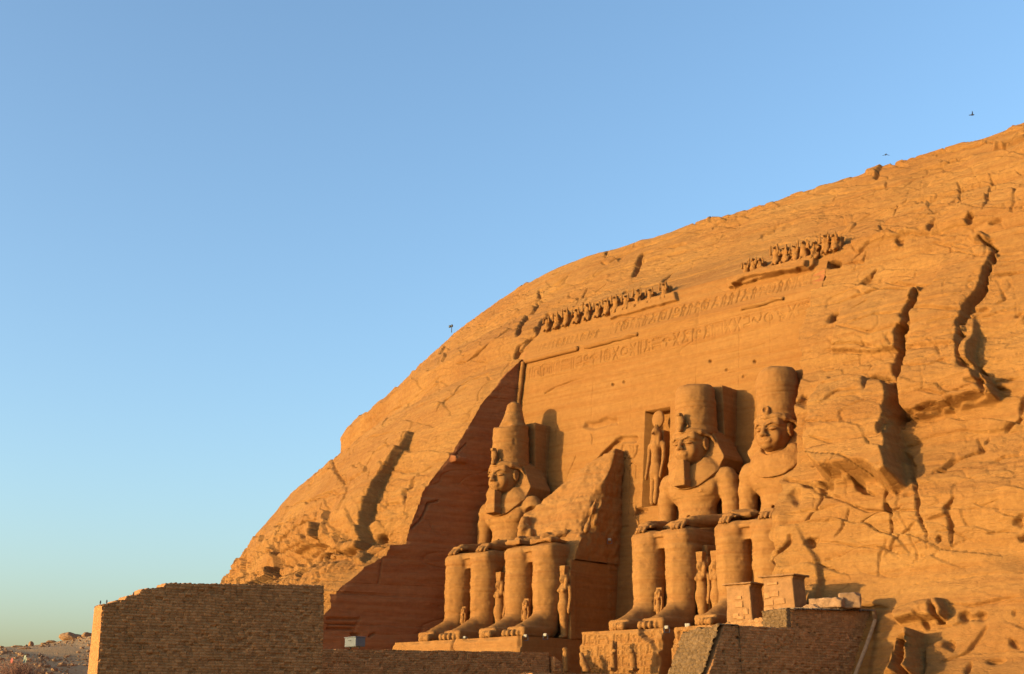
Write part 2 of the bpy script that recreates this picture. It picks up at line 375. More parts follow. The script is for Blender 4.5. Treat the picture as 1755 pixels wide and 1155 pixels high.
CRACKS = [  # region, points, width m, depth m
 ('r6', [(1250,210),(1180,230),(1120,260),(1090,300),(1050,320),(1020,375)], .22, .5),
 ('r6', [(880,770),(890,720),(920,680)], .5, .7), ('r6', [(770,780),(870,770)], .15, .3), ('r6', [(1000,610),(940,640),(900,700)], .18, .3),
 ('r6', [(390,780),(500,760),(570,740)], .25, .5), ('r6', [(560,580),(600,660),(620,690),(720,640)], .3, .5), ('r6', [(570,985),(585,1020)], .5, .7),
 ('r6', [(1110,160),(1155,155),(1230,90),(1380,0)], .25, .5), ('r6', [(830,530),(760,560)], .15, .3), ('r6', [(1370,130),(1390,90),(1440,50)], .4, .6),
 ('r6', [(260,1000),(350,985),(500,960)], .3, .5), ('r6', [(80,1010),(120,985),(200,990)], .3, .5), ('r6', [(650,690),(760,560),(840,470)], .2, .35),
 ('r6', [(500,850),(420,870),(330,940),(320,985)], .4, .7), ('r6', [(520,770),(500,850)], .25, .4), ('r6', [(290,1120),(300,1080),(350,1040)], .3, .5),
 ('r6', [(440,1045),(450,1010),(520,990)], .3, .5), ('r6', [(960,300),(1000,270),(1050,230)], .12, .25), ('r6', [(700,740),(640,760),(560,900)], .2, .4),
 ('r7', [(735,160),(720,200),(700,275)], .5, .9), ('r7', [(735,160),(790,145)], .2, .3), ('r7', [(910,250),(880,270),(850,300)], .5, .8),
 ('r7', [(225,390),(200,430),(140,500),(110,570)], .6, 1.0), ('r7', [(265,460),(230,510),(205,570)], .55, .9), ('r7', [(205,570),(180,590),(90,690)], .35, .5),
 ('r7', [(265,472),(500,412),(620,375),(740,330),(900,290)], .13, .35), ('r7', [(890,292),(1080,240),(1300,160),(1450,110),(1720,60)], .1, .22),
 ('r7', [(600,385),(650,365),(660,350)], .25, .5), ('r7', [(0,585),(70,540)], .3, .5), ('r7', [(210,350),(225,375)], .5, .6), ('r7', [(460,330),(440,370),(400,415)], .18, .35),
 ('r7', [(500,350),(560,310)], .18, .35), ('r7', [(90,690),(120,640)], .4, .6), ('r7', [(1030,175),(960,200),(900,215),(840,250)], .18, .35),
 ('r7', [(630,170),(560,210),(530,205)], .18, .35), ('r7', [(1110,8),(1080,35)], .4, .6), ('r7', [(1400,20),(1390,50),(1330,70)], .15, .3), ('r7', [(860,130),(950,118)], .3, .5),
 ('r7', [(285,270),(310,255)], .4, .5), ('r7', [(375,250),(330,300),(290,320)], .15, .3), ('r7', [(1700,190),(1735,215)], .5, .7), ('r7', [(1690,490),(1720,470)], .6, .6),
 ('r8', [(0,470),(40,420),(95,410)], .25, .5), ('r8', [(258,400),(290,370),(335,358)], .45, .7), ('r8', [(610,360),(590,400),(540,400)], .2, .35), ('r8', [(575,300),(565,345)], .4, .6),
 ('r8', [(940,360),(938,470)], .14, .35), ('r8', [(938,415),(980,380)], .16, .3), ('r8', [(820,545),(800,590)], .45, .6), ('r8', [(660,625),(672,668)], .4, .6),
 ('r8', [(1095,330),(1090,460),(1060,500)], .2, .4), ('r8', [(1075,225),(1150,190),(1230,155)], .5, .8), ('r8', [(840,250),(900,265),(1000,255)], .18, .3), ('r8', [(620,590),(700,612)], .14, .3),
 ('r8', [(1040,650),(1120,655)], .3, .5), ('r8', [(400,740),(490,730),(505,690)], .2, .4), ('r8', [(350,780),(330,840)], .2, .4), ('r8', [(550,770),(500,820),(460,840)], .45, .6),
 ('r8', [(610,840),(760,850),(800,850),(880,830)], .18, .35), ('r8', [(380,930),(460,900),(600,870),(760,860)], .18, .35), ('r8', [(430,1050),(560,1000),(690,990)], .14, .3),
 ('r8', [(740,970),(850,980),(1000,975)], .16, .35), ('r8', [(1010,970),(1085,962)], .35, .5), ('r8', [(1110,800),(1251,780)], .16, .4), ('r8', [(450,970),(520,930)], .14, .3),
 ('r8', [(1090,550),(1140,545)], .35, .5), ('r8', [(980,532),(1020,530)], .6, .7), ('r8', [(380,1000),(362,1012)], .5, .6), ('r8', [(600,500),(650,510),(690,460)], .2, .35),
 ('r8', [(640,530),(700,450)], .14, .3), ('r8', [(900,490),(980,485)], .14, .3), ('r8', [(620,200),(720,215),(900,215)], .15, .3), ('r8', [(160,410),(230,380)], .3, .4), ('r8', [(1130,850),(1160,905),(1120,930)], .15, .3),
 ('r8', [(0,640),(80,575)], .12, .25), ('r8', [(480,560),(560,520)], .12, .25), ('r8', [(440,720),(520,650)], .2, .3), ('r8', [(1200,1000),(1251,980)], .16, .3), ('r8', [(820,640),(1000,690)], .12, .25),
 ('r8', [(772,865),(740,930),(710,1020),(680,1080),(655,1155)], .34, 1.5), ('r3', [(482,0),(465,100),(458,200),(468,300),(470,380)], .34, 1.5),
 ('r8', [(1060,640),(1130,690),(1090,750),(1060,870),(1010,940),(980,1030),(972,1110)], .34, 1.3), ('r3', [(685,0),(690,60),(700,130),(745,165),(775,240)], .3, 1.0),
 ('r3', [(425,540),(420,600),(440,620),(435,680)], .3, .7), ('r3', [(470,400),(510,470),(525,560),(530,620),(555,680)], .22, .5), ('r3', [(530,620),(560,690),(570,750)], .12, .25),
 ('r3', [(160,515),(200,545),(270,570),(350,600),(430,610),(530,612)], .15, .35), ('r3', [(650,570),(625,600),(640,660),(645,745)], .25, .5), ('r3', [(605,695),(600,720)], .2, .4),
 ('r3', [(480,402),(550,385)], .14, .3), ('r3', [(590,490),(650,455),(740,410),(735,370)], .3, .55), ('r3', [(560,640),(640,625)], .15, .3), ('r3', [(372,172),(460,176)], .35, .6),
 ('r3', [(385,172),(385,225)], .4, .6), ('r3', [(245,265),(280,240),(360,230)], .22, .4), ('r3', [(205,150),(250,145)], .18, .3), ('r3', [(240,400),(320,410)], .14, .3), ('r3', [(150,225),(165,260)], .7, .6),
 ('r3', [(50,800),(70,760),(110,720),(120,690)], .25, .5), ('r3', [(160,720),(185,710)], .6, .6), ('r3', [(215,540),(240,550)], .45, .5), ('r3', [(130,540),(135,580)], .5, .5),
 ('r3', [(760,380),(770,365)], .3, .4), ('r3', [(770,455),(820,430),(883,425)], .2, .35), ('r3', [(830,345),(883,310)], .3, .45), ('r3', [(760,685),(830,675)], .14, .3), ('r3', [(875,630),(875,660)], .4, .6), ('r3', [(870,700),(883,705)], .4, .6),
 ('r3', [(600,480),(625,485)], .3, .5), ('r3', [(720,200),(790,210),(830,215)], .3, .5), ('r3', [(790,190),(880,170)], .2, .35), ('r3', [(100,612),(170,600),(280,590)], .15, .3), ('r3', [(170,80),(330,60),(460,85)], .15, .3),
 ('r3', [(150,330),(330,345),(340,315)], .14, .25), ('r3', [(560,230),(640,240),(740,215)], .14, .3), ('r3', [(470,140),(600,150),(680,120)], .14, .3), ('r3', [(590,60),(640,120)], .12, .25),
 ('r3', [(620,1120),(700,1080),(760,1000)], .2, .35), ('r3', [(770,1110),(830,1105)], .4, .5), ('r3', [(640,1050),(650,1085)], .4, .5), ('r3', [(840,1030),(870,1060)], .35, .45), ('r3', [(710,1120),(700,1155)], .3, .5),
 ('r3', [(640,920),(720,930),(860,905)], .14, .3), ('r3', [(300,920),(430,935)], .2, .4), ('r3', [(700,985),(600,1000)], .16, .3), ('r3', [(540,960),(560,1010)], .3, .5), ('r3', [(420,760),(470,680),(520,650)], .12, .25),
 ('r3', [(880,220),(870,330)], .2, .4), ('r3', [(430,700),(400,760),(395,830)], .1, .2), ('r3', [(250,700),(280,670),(300,600)], .12, .25), ('r3', [(480,560),(520,555)], .15, .3),
 ('r3', [(125,500),(180,526),(250,520),(318,510),(350,545),(400,552)], .3, .9), ('r3', [(460,302),(530,295),(600,275),(690,258),(770,248)], .28, .8),
 ('F', [(1010,452),(1100,422),(1160,405),(1230,375)], .12, .3), ('F', [(1120,430),(1200,395),(1300,355),(1400,322)], .12, .3), ('F', [(1195,385),(1240,368),(1290,352)], .25, .45), ('F', [(1400,322),(1450,308),(1500,300)], .2, .4),
 ('F', [(1040,470),(1130,440),(1190,425)], .11, .25), ('F', [(1560,300),(1650,270),(1755,252)], .14, .35), ('F', [(1430,335),(1540,320)], .12, .25), ('F', [(940,500),(1000,478),(1060,452)], .14, .3), ('F', [(880,545),(930,505)], .14, .3),
 ('F', [(1600,262),(1680,245),(1745,230)], .22, .4), ('F', [(1480,420),(1560,400),(1640,395)], .11, .22), ('F', [(1600,560),(1680,545),(1750,520)], .11, .25), ('F', [(1420,560),(1500,575),(1560,560)], .11, .22), ('F', [(1560,760),(1650,740),(1755,735)], .1, .22), ('F', [(1400,930),(1500,940),(1600,925)], .1, .2),
 ('F', [(640,720),(700,690),(760,640)], .12, .25), ('F', [(600,770),(680,735)], .14, .3), ('F', [(740,700),(800,660)], .12, .25), ('F', [(520,860),(560,845),(600,850)], .2, .4), ('F', [(450,900),(520,885)], .2, .4),
]
PITS = [('r3', (690,968), .36), ('r3', (746,966), .3), ('r3', (708,972), .15), ('r3', (722,972), .18), ('r3', (848,960), .16), ('r6', (777,935), .55), ('r7', (1705,480), .45), ('r3', (250,172), .2), ('r8', (375,738), .4), ('r3', (625,480), .15)]
BLOCKS = [  # region, outline, amount m, ramp start, ramp end (None = constant), feather m
 ('r3', [(150,150),(240,140),(370,165),(385,185),(405,240),(412,440),(425,520),(380,542),(330,505),(310,500),(180,517),(135,470),(140,350),(128,250)], 3.0, (260,60), (260,400), (.15, .7)),
 ('r3', [(486,-60),(462,100),(455,180),(452,270),(478,302),(600,270),(770,242),(742,165),(700,140),(688,60),(690,-60)], 1.9, (580,-60), (580,200), (.15, .5)),
 ('r8', [(700,890),(770,865),(800,850),(850,700),(1040,660),(1125,695),(1085,760),(1055,870),(1005,945),(975,1040),(960,1155),(680,1155),(715,1020)], .6, (850,690), (850,900), .12),
 ('r8', [(380,940),(560,860),(760,870),(730,930),(700,1020),(640,1155),(330,1155)], .7, (520,840), (560,1000), .15),
 ('r6', [(862,455),(825,540),(750,650),(715,720),(680,800),(668,900),(650,985),(600,1000),(500,960),(430,800),(560,640),(700,500)], 1.7, (800,400), (700,800), .15),
 ('r6', [(380,880),(430,862),(512,868),(495,960),(440,965),(370,992),(320,950)], 1.3, (330,900), (480,900), .15),
 ('r6', [(655,1035),(672,985),(705,1005),(690,1035)], .7, None, None, .15),
 ('r6', [(570,1030),(580,985),(620,990),(640,1030)], .6, None, None, .15),
 ('r3', [(425,945),(520,905),(590,898),(612,950),(600,975),(500,972),(440,990)], 1.2, (500,880), (510,960), .15),
 ('r3', [(60,620),(120,610),(140,700),(192,800),(195,925),(50,935),(48,800)], .6, (130,610), (60,800), .15),
 ('r3', [(490,1056),(546,1060),(534,1180),(488,1180)], -6.0, None, None, .1),
 ('r3', [(590,900),(612,950),(622,990),(596,992),(585,960)], -1.0, None, None, .25),
 ('r3', [(400,1035),(488,1022),(489,1180),(330,1180)], 2.6, (360,1100), (480,1100), .15),
 ('r3', [(545,1075),(600,1040),(640,1060),(650,1180),(535,1180)], .7, (650,1100), (550,1100), .25),
 ('r7', [(1180,330),(1250,290),(1400,262),(1560,240),(1590,210),(1600,150),(1200,260)], .55, None, None, .2),
 ('r8', [(515,330),(520,300),(575,295),(560,335)], .3, None, None, .2),
 ('r8', [(1075,225),(1150,190),(1232,155),(1260,110),(1200,100),(1090,160)], .45, (1150,110), (1160,190), .3),
 ('r8', [(610,640),(660,625),(672,668),(620,672)], .5, (600,660), (665,650), .25),
 ('r8', [(1010,660),(980,620),(1060,590),(1110,650)], .6, None, None, .3),
]

def seg_dist(PU, PZ, a, b):
    d0, d1 = b[0] - a[0], b[1] - a[1]; L2 = d0 * d0 + d1 * d1 + 1e-9
    t = np.clip(((PU - a[0]) * d0 + (PZ - a[1]) * d1) / L2, 0, 1)
    return np.hypot(PU - a[0] - t * d0, PZ - a[1] - t * d1)
def poly_sd(PU, PZ, poly):
    """signed distance, positive inside"""
    ins = np.zeros(PU.shape, bool); d = np.full(PU.shape, 1e9)
    for i in range(len(poly)):
        a, b = poly[i], poly[(i + 1) % len(poly)]
        d = np.minimum(d, seg_dist(PU, PZ, a, b))
        c = ((a[1] > PZ) != (b[1] > PZ)) & (PU < (b[0] - a[0]) * (PZ - a[1]) / (b[1] - a[1] + 1e-12) + a[0])
        ins ^= c
    return np.where(ins, d, -d)

def poly_in(PU, PZ, poly):
    ins = np.zeros(PU.shape, bool)
    for i in range(len(poly)):
        a, b = poly[i], poly[(i + 1) % len(poly)]
        ins ^= ((a[1] > PZ) != (b[1] > PZ)) & (PU < (b[0] - a[0]) * (PZ - a[1]) / (b[1] - a[1] + 1e-12) + a[0])
    return ins

def survey():
    cr, bl, pi = [], [], []
    for reg, pts, w, d in CRACKS:
        P = [on_cliff(*p) for p in T(reg, pts)]; cr.append(([(p[0], p[2]) for p in P], w, d))
    for reg, pts, amt, r0, r1, fe in BLOCKS:
        P = [(lambda q: (q[0], q[2]))(on_cliff(*p, max(0, amt))) for p in T(reg, pts)]
        rr = None
        if r0: rr = [(lambda q: (q[0], q[2]))(on_cliff(*p, max(0, amt))) for p in T(reg, [r0, r1])]
        bl.append((P, amt, rr, fe))
    for reg, p, r in PITS:
        q = on_cliff(*T(reg, [p])[0]); pi.append((q[0], q[2], r))
    return cr, bl, pi
CR, BL, PI_ = survey()

def rock_disp(U, V, Z):
    """outward relief of the natural rock (metres) at points (u, v, z)"""
    sh = U.shape; U = U.ravel(); V = V.ravel(); Z = Z.ravel()
    wx = fbm(U / 6, V / 6, Z / 6, 3, 11); wz = fbm(U / 6, V / 6, Z / 6, 3, 12)
    # distance from the dressed edges keeps them crisp
    left = sstep(-19.5, -27, U) * sstep(20, 8, Z)          # broken boulders of the lower left slope
    nat = .6 + .45 * left + .25 * sstep(17, 22, U) + .2 * sstep(33, 36, Z)
    mid = sstep(18.5, 16, np.abs(U)) * sstep(36, 32.5, Z); nat = nat * (1 - .75 * mid)
    d = .55 * nat * fbm(U / 9, V / 9, Z / 6, 4, 21)
    # beds
    zb = Z + .03 * U + .9 * vnoise(U / 14, V / 14, Z / 9, 31) + .15 * wx
    msk = sstep(-.25, .35, vnoise(U / 7, V / 7, Z / 2.0, 32))
    fr = zb / 1.9; f = fr - np.floor(fr); d += nat * .17 * msk * (sstep(0, .12, f) * (1 - .8 * f) - .3)
    fr = zb / .62 + .3 * wx; f = fr - np.floor(fr); m2 = sstep(0, .4, vnoise(U / 4, V / 4, Z / 1.2, 33)); d += nat * .06 * m2 * (sstep(0, .2, f) * (1 - .7 * f) - .3)
    # joint blocks: long low slabs, cracks only here and there
    for (a, b, amp, cw, cdp, sd, th) in ((7.5, 2.4, .36, .016, .6, 41, .05), (3.2, 1.0, .20, .026, .32, 42, .2), (1.2, .42, .07, .05, .12, 43, .15), (.5, .2, .03, .07, .05, 44, .1)):
        f1, e, cid, ox, oy = voronoi2(U / a + .5 * wx + Z * .10, (Z + .35 * V * left) / b + .5 * wz + .12 * U / b, sd, 1.0)
        m = sstep(th - .1, th + .12, vnoise(U / 8 + sd, V / 8, Z / 5, sd + 3) + .8 * left)
        mc = m * sstep(-.1, .3, vnoise(U / 2.3 + sd, V / 2.3, Z / 1.7, sd + 4))
        d += nat * m * (amp * (np.mod(cid * 3.7, 1) - .5) - amp * 1.3 * oy * (.5 + cid) + amp * (np.mod(cid * 9.1, 1) - .5) * ox) * (1 + .45 * left)
        d -= nat * mc * cdp * np.exp(-(e / cw) ** 2)
    # thin oblique fissures
    for sd, lx, lz, wd, dp_ in ((51, 5, 2.2, .022, .24), (52, 7, 1.5, .024, .2), (53, 3.5, 1.0, .03, .12), (54, 9, .8, .03, .1), (55, 2.5, 2.5, .022, .15)):
        g = vnoise(U / lx + Z / 9, V / 9, Z / lz - U / 14, sd); m = sstep(.1, .35, vnoise(U / 4, V / 4, Z / 2.5, sd + 9))
        d -= nat * dp_ * m * np.exp(-(g / wd) ** 2)
    d += .06 * nat * fbm(U / 1.1, V / 1.1, Z / .45, 4, 61, .6)
    rg = 1 - np.abs(fbm(U / 3.5, V / 3.5, Z / 1.3, 4, 64, .6)) * 2.2; d += .08 * nat * (rg - .6) * sstep(-.2, .3, vnoise(U / 10, V / 10, Z / 6, 66))
    ru = U + .2 * vnoise(U / 2.6, V / 2.6, Z / 2.6, 71) + .05 * vnoise(U / .8, V / .8, Z / .8, 73) 
    rz = Z + .2 * vnoise(U / 2.6, V / 2.6, Z / 2.6, 72) + .05 * vnoise(U / .8, V / .8, Z / .8, 74) 
    for poly, amt, rr, fe in BL:
        q = np.array(poly); m = (ru > q[:, 0].min() - .5) & (ru < q[:, 0].max() + .5) & (rz > q[:, 1].min() - .5) & (rz < q[:, 1].max() + .5)
        if not m.any(): continue
        fs, fb = fe if isinstance(fe, tuple) else (fe, 0)
        sd = poly_sd(ru[m], rz[m], poly); g = sstep(-.05, fs, sd)
        if fb: g = g * sum((poly_in(ru[m], rz[m] - fb * (k - .5) / 30.0, poly)) * 1.0 for k in range(1, 31)) / 30.0
        if amt == 1.7: g = g * sstep(q[:, 0].min(), q[:, 0].min() + .75 * np.ptp(q[:, 0]), ru[m])
        if rr:
            a, b = np.array(rr[0]), np.array(rr[1]); t = ((ru[m] - a[0]) * (b - a)[0] + (rz[m] - a[1]) * (b - a)[1]) / ((b - a) @ (b - a)); g = g * sstep(-.1, 1.0, t)
        d[m] += amt * g
    for pts, w, dep in CR:
        q = np.array(pts); m = (ru > q[:, 0].min() - 1.5) & (ru < q[:, 0].max() + 1.5) & (rz > q[:, 1].min() - 1.5) & (rz < q[:, 1].max() + 1.5)
        if not m.any(): continue
        dd = np.full(m.sum(), 9.0); tt = np.zeros(m.sum()); lens = [math.dist(a, b) for a, b in zip(pts[:-1], pts[1:])]; tot = sum(lens); acc = 0
        for (a, b), ln in zip(zip(pts[:-1], pts[1:]), lens):
            d0, d1 = b[0] - a[0], b[1] - a[1]; t = np.clip(((ru[m] - a[0]) * d0 + (rz[m] - a[1]) * d1) / (ln * ln + 1e-9), 0, 1)
            q_ = np.hypot(ru[m] - a[0] - t * d0, rz[m] - a[1] - t * d1); nr = q_ < dd; dd = np.where(nr, q_, dd); tt = np.where(nr, (acc + t * ln) / tot, tt); acc += ln
        tp = .25 + .75 * np.sqrt(np.clip(np.sin(np.pi * np.clip(tt, .02, .98)), 0, 1))
        we = max(w, .13) * (.48 + .3 * min(1, w / .4)) * (.8 + .8 * vnoise(ru[m] / .7, rz[m] / .7, rz[m] * 0, 88)) * tp + .02; d[m] -= 1.15 * dep * tp * np.exp(-(dd / we) ** 4)
    for a, b, r in PI_:
        dd = np.hypot(ru - a, rz - b); d -= 1.3 * r * 1.5 * np.exp(-(dd / r) ** 4)
    return d.reshape(sh)

def grid_normals(G):
    du = np.gradient(G, axis=1); dz = np.gradient(G, axis=0)
    n = np.cross(dz, du); n = n / (np.linalg.norm(n, axis=-1, keepdims=True) + 1e-9)
    return n

# --- outer cliff sheet
def zrows():
    zz = np.linspace(-10, 51, 4000); vv = np.interp(zz, za_, va_); s = np.concatenate([[0], np.cumsum(np.hypot(np.diff(zz), np.diff(vv)))])
    smax = s[-1]; step = np.where(zz < 47, .1, .8); n = np.cumsum(np.concatenate([[0], np.diff(s) / step[1:]]))
    return np.interp(np.arange(0, n[-1], 1.0), n, zz)
ZR = zrows()
cl = np.concatenate([-np.geomspace(14, 100, 60)[::-1] - 45, np.arange(-59, -40, .3), np.arange(-40, -.01, .13)]); cl = np.append(cl, 0.0)
cl = np.unique(np.round(cl, 4))
cr_ = np.concatenate([[0.0], np.arange(.08, 22, .09), np.geomspace(22, 80, 40)])
cm = np.linspace(0, 1, 300)[1:-1]
Zg = np.repeat(ZR[:, None], len(cl) + len(cm) + len(cr_), 1)
ul, ur = np.minimum(uE(ZR), uL(ZR))[:, None], uR(ZR)[:, None]
Ug = np.concatenate([ul + cl[None], ul + (ur - ul) * cm[None], ur + cr_[None]], 1)
Vg = Vout(Ug, Zg)
G = np.stack([Ug, Vg, Zg], -1); N = grid_normals(G)
if N[200, 650, 1] < 0: N = -N
D = rock_disp(Ug, Vg, Zg)
DIR = N.copy(); hz = sstep(40, 30, Zg)[..., None]        # lower down relief stands out horizontally so that undersides overhang
DIR = DIR * (1 - .6 * hz) + np.array([0, 1.0, 0]) * .6 * hz; DIR /= np.linalg.norm(DIR, axis=-1, keepdims=True)
GO = G + DIR * D[..., None]
iL = len(cl) - 1; iR = len(cl) + len(cm)
# the rock breaks raggedly over the right border of the carved front, and slightly at the left
zz_ = ZR; jr = -.35 + .75 * vnoise(zz_ * 0, zz_ * 0, zz_ / 2.6, 881) + .35 * vnoise(zz_ * 0, zz_ * 0, zz_ / .8, 882) + .12 * vnoise(zz_ * 0, zz_ * 0, zz_ / .25, 883)
jr = np.minimum(jr, .15) * (zz_ < 32) * (1 - .85 * np.exp(-((zz_ - 18.5) / 2.6) ** 4)) ; wr_ = np.clip(1 - (np.arange(GO.shape[1]) - iR) / 26.0, 0, 1) * (np.arange(GO.shape[1]) >= iR)
GO[..., 0] += jr[:, None] * wr_[None]
jl = .12 * vnoise(zz_ * 0, zz_ * 0, zz_ / 1.5, 884) + .06 * vnoise(zz_ * 0, zz_ * 0, zz_ / .4, 885); wl_ = np.clip(1 - (iL - np.arange(GO.shape[1])) / 12.0, 0, 1) * (np.arange(GO.shape[1]) <= iL)
GO[..., 0] += (jl * (zz_ < 29))[:, None] * wl_[None]
ZJ = 33.4
keep = np.ones((GO.shape[0] - 1, GO.shape[1] - 1), bool)
keep[(ZR[:-1] < ZJ), :] &= ~((np.arange(GO.shape[1] - 1) >= iL) & (np.arange(GO.shape[1] - 1) < iR))[None, :]
cliff = grid_obj('sandstone_cliff', GO, M_ROCK, keep=keep)
tag(cliff, 'huge orange sandstone hillside that holds the carved temple front', 'cliff', kind='structure')

# ------------------------------------------------------------------ temple front
temple = tag(empty('temple_facade', (0, 0, 0)), 'smooth carved temple front recessed in the sandstone hill behind the seated giants', 'temple')
zf = np.arange(-3.2, ZJ + .5, .066); nf = 520
pf = np.linspace(0, 1, nf)
Zf = np.repeat(zf[:, None], nf, 1); Uf = uL(zf)[:, None] * (1 - pf) + uR(zf)[:, None] * pf
Vo = Vout(Uf, Zf); Vi = np.repeat(Vfac(zf)[:, None], nf, 1)
Vf = np.minimum(Vo, Vi); free = sstep(0, .8, Vi - Vo)     # 1 where the natural slope takes over
Df = rock_disp(Uf, Vo, Zf) * np.clip(free, 0, 1)
Ds = .05 * fbm(Uf / 2.2, Zf * 0, Zf / .5, 4, 91) + .03 * fbm(Uf / 6, Zf * 0, Zf / .25, 3, 92)
g = vnoise(Uf / 9, Zf * 0, Zf / 1.3, 93); Ds -= .07 * np.exp(-(g / .03) ** 2) * sstep(-.1, .3, vnoise(Uf / 4, Zf * 0 + 5, Zf / 3, 94))
Df += Ds
HB = np.zeros_like(Df)
SEAMS = []
def carve(a, b, w, dep, H=None, U_=None, Z_=None):
    H = HB if H is None else H; U_ = Uf if U_ is None else U_; Z_ = Zf if Z_ is None else Z_
    r0, r1 = np.searchsorted(Z_[:, 0], [min(a[1], b[1]) - w * 2, max(a[1], b[1]) + w * 2])
    rm = min(max((r0 + r1) // 2, 0), Z_.shape[0] - 1); c0, c1 = np.searchsorted(U_[rm], [min(a[0], b[0]) - w * 2 - .05, max(a[0], b[0]) + w * 2 + .05])
    if r1 <= r0 or c1 <= c0: return
    sl = (slice(r0, r1), slice(c0, c1)); d = seg_dist(U_[sl], Z_[sl], a, b)
    H[sl] = np.minimum(H[sl], -dep * np.exp(-(d / w) ** 4))
def circ(cx, cy, r, a0=0, a1=360, n=10): return [(cx + r * math.cos(R_(a0 + (a1 - a0) * i / n)), cy + r * math.sin(R_(a0 + (a1 - a0) * i / n))) for i in range(n + 1)]
GLY = {
 'reed': (.35, [[(.18, 0), (.18, 1)], [(.18, 1), (.32, .8), (.2, .6)]]), 'bars': (.45, [[(.08, 0), (.08, 1)], [(.3, 0), (.3, 1)]]),
 'nest': (.95, [[(0, 0), (0, 1), (.9, 1), (.9, .1)], [(.25, 0), (.25, .7), (.65, .7), (.65, .3)]]), 'hook': (.7, [[(.05, .9), (.55, .95), (.6, .4), (.1, .35)], [(.1, .15), (.6, .15)]]),
 'sun': (.8, [circ(.38, .5, .34)]), 'sun_small': (.55, [circ(.25, .7, .2), [(.02, .25), (.5, .25)], [(.02, .08), (.5, .08)]]),
 'bird': (1.0, [[(.1, .95), (.28, .8), (.3, .55), (.75, .2), (.9, .25), (.5, .65), (.3, .78)], [(.45, .4), (.42, .02), (.6, .02)], [(.1, .95), (.02, .85)]]),
 'wave': (.9, [[(0, .8), (.12, .95), (.24, .8), (.36, .95), (.48, .8), (.6, .95), (.72, .8), (.84, .95)], [(0, .45), (.84, .45)], [(.05, .1), (.8, .1), (.8, .25), (.05, .25), (.05, .1)]]),
 'ankh': (.5, [circ(.22, .8, .15, -90, 270), [(.22, .65), (.22, 0)], [(0, .58), (.44, .58)]]), 'cart': (.8, [[(.1, .1), (.05, .5), (.1, .9), (.35, 1), (.6, .9), (.65, .5), (.6, .1), (.35, 0), (.1, .1)], circ(.35, .72, .12, 0, 360, 6), [(.22, .45), (.48, .45)], [(.35, .4), (.35, .15)]]),
 'zig': (.7, [[(.05, 1), (.3, .55), (.05, .5)], [(.6, 1), (.35, .5), (.55, 0)], [(.35, .5), (.1, 0)]]), 'man': (.75, [circ(.3, .88, .1, 0, 360, 6), [(.3, .75), (.25, .4), (.6, .38), (.6, .02)], [(.25, .4), (.1, .05), (.6, .02)], [(.3, .65), (.65, .75)]]),
 'snake': (.9, [[(0, .5), (.15, .75), (.3, .5), (.5, .3), (.7, .5), (.8, .85), (.7, .95)]]), 'eye': (.85, [[(0, .6), (.2, .75), (.5, .75), (.78, .55), (.4, .45), (0, .6)], [(.4, .45), (.35, .1)], [(.3, .6), (.4, .6)]]),
 'figure': (.5, [[(.1, 0), (.15, .55), (.05, .75), (.2, 1), (.35, .8), (.3, .5), (.38, 0)]]),
}
def write_glyphs(seq, u0, u1, z0, z1, w=.075, dep=.16, H=None, U_=None, Z_=None):
    u = u0; h = z1 - z0; i = 0
    while True:
        n = seq[i % len(seq)]; gw, st = GLY[n]; i += 1
        if u + gw * h > u1: break
        for s_ in st:
            for a, b in zip(s_[:-1], s_[1:]): carve((u + a[0] * h, z0 + a[1] * h), (u + b[0] * h, z0 + b[1] * h), w, dep, H, U_, Z_)
        u += gw * h + .12 * h
SEQ1 = ['reed', 'nest', 'nest', 'bars', 'bars', 'wave', 'bars', 'hook', 'sun_small', 'eye', 'reed', 'cart', 'zig', 'sun', 'zig', 'bars', 'man', 'wave', 'eye', 'zig', 'man', 'reed', 'sun_small', 'man', 'nest', 'zig', 'zig', 'hook', 'snake', 'sun', 'bird', 'zig', 'wave', 'man', 'ankh', 'nest', 'wave', 'reed', 'bars', 'zig', 'hook', 'nest', 'bars', 'reed', 'reed', 'bars']
SEQ2 = ['figure', 'reed', 'man', 'figure', 'ankh', 'cart', 'figure', 'figure', 'bars', 'man', 'cart', 'reed', 'sun_small', 'figure', 'figure', 'ankh', 'cart', 'man', 'figure']
write_glyphs(SEQ1, -16.6, 17.0, 26.85, 28.05, .06, .11)
write_glyphs(SEQ2, -16.2, -7.6, 29.75, 30.65, .06, .11)
write_glyphs(SEQ2[3:] + SEQ2[:3], -6.6, 17.0, 29.75, 31.0, .065, .13)
for z_ in (26.5, 28.3): carve((-16.7, z_), (17.1, z_), .05, .06)
def wall_lines(reg, pts, w, dep):
    P = [on_wall(*p) for p in T(reg, pts)]
    for a, b in zip(P[:-1], P[1:]): carve((a[0], a[2]), (b[0], b[2]), w, dep)
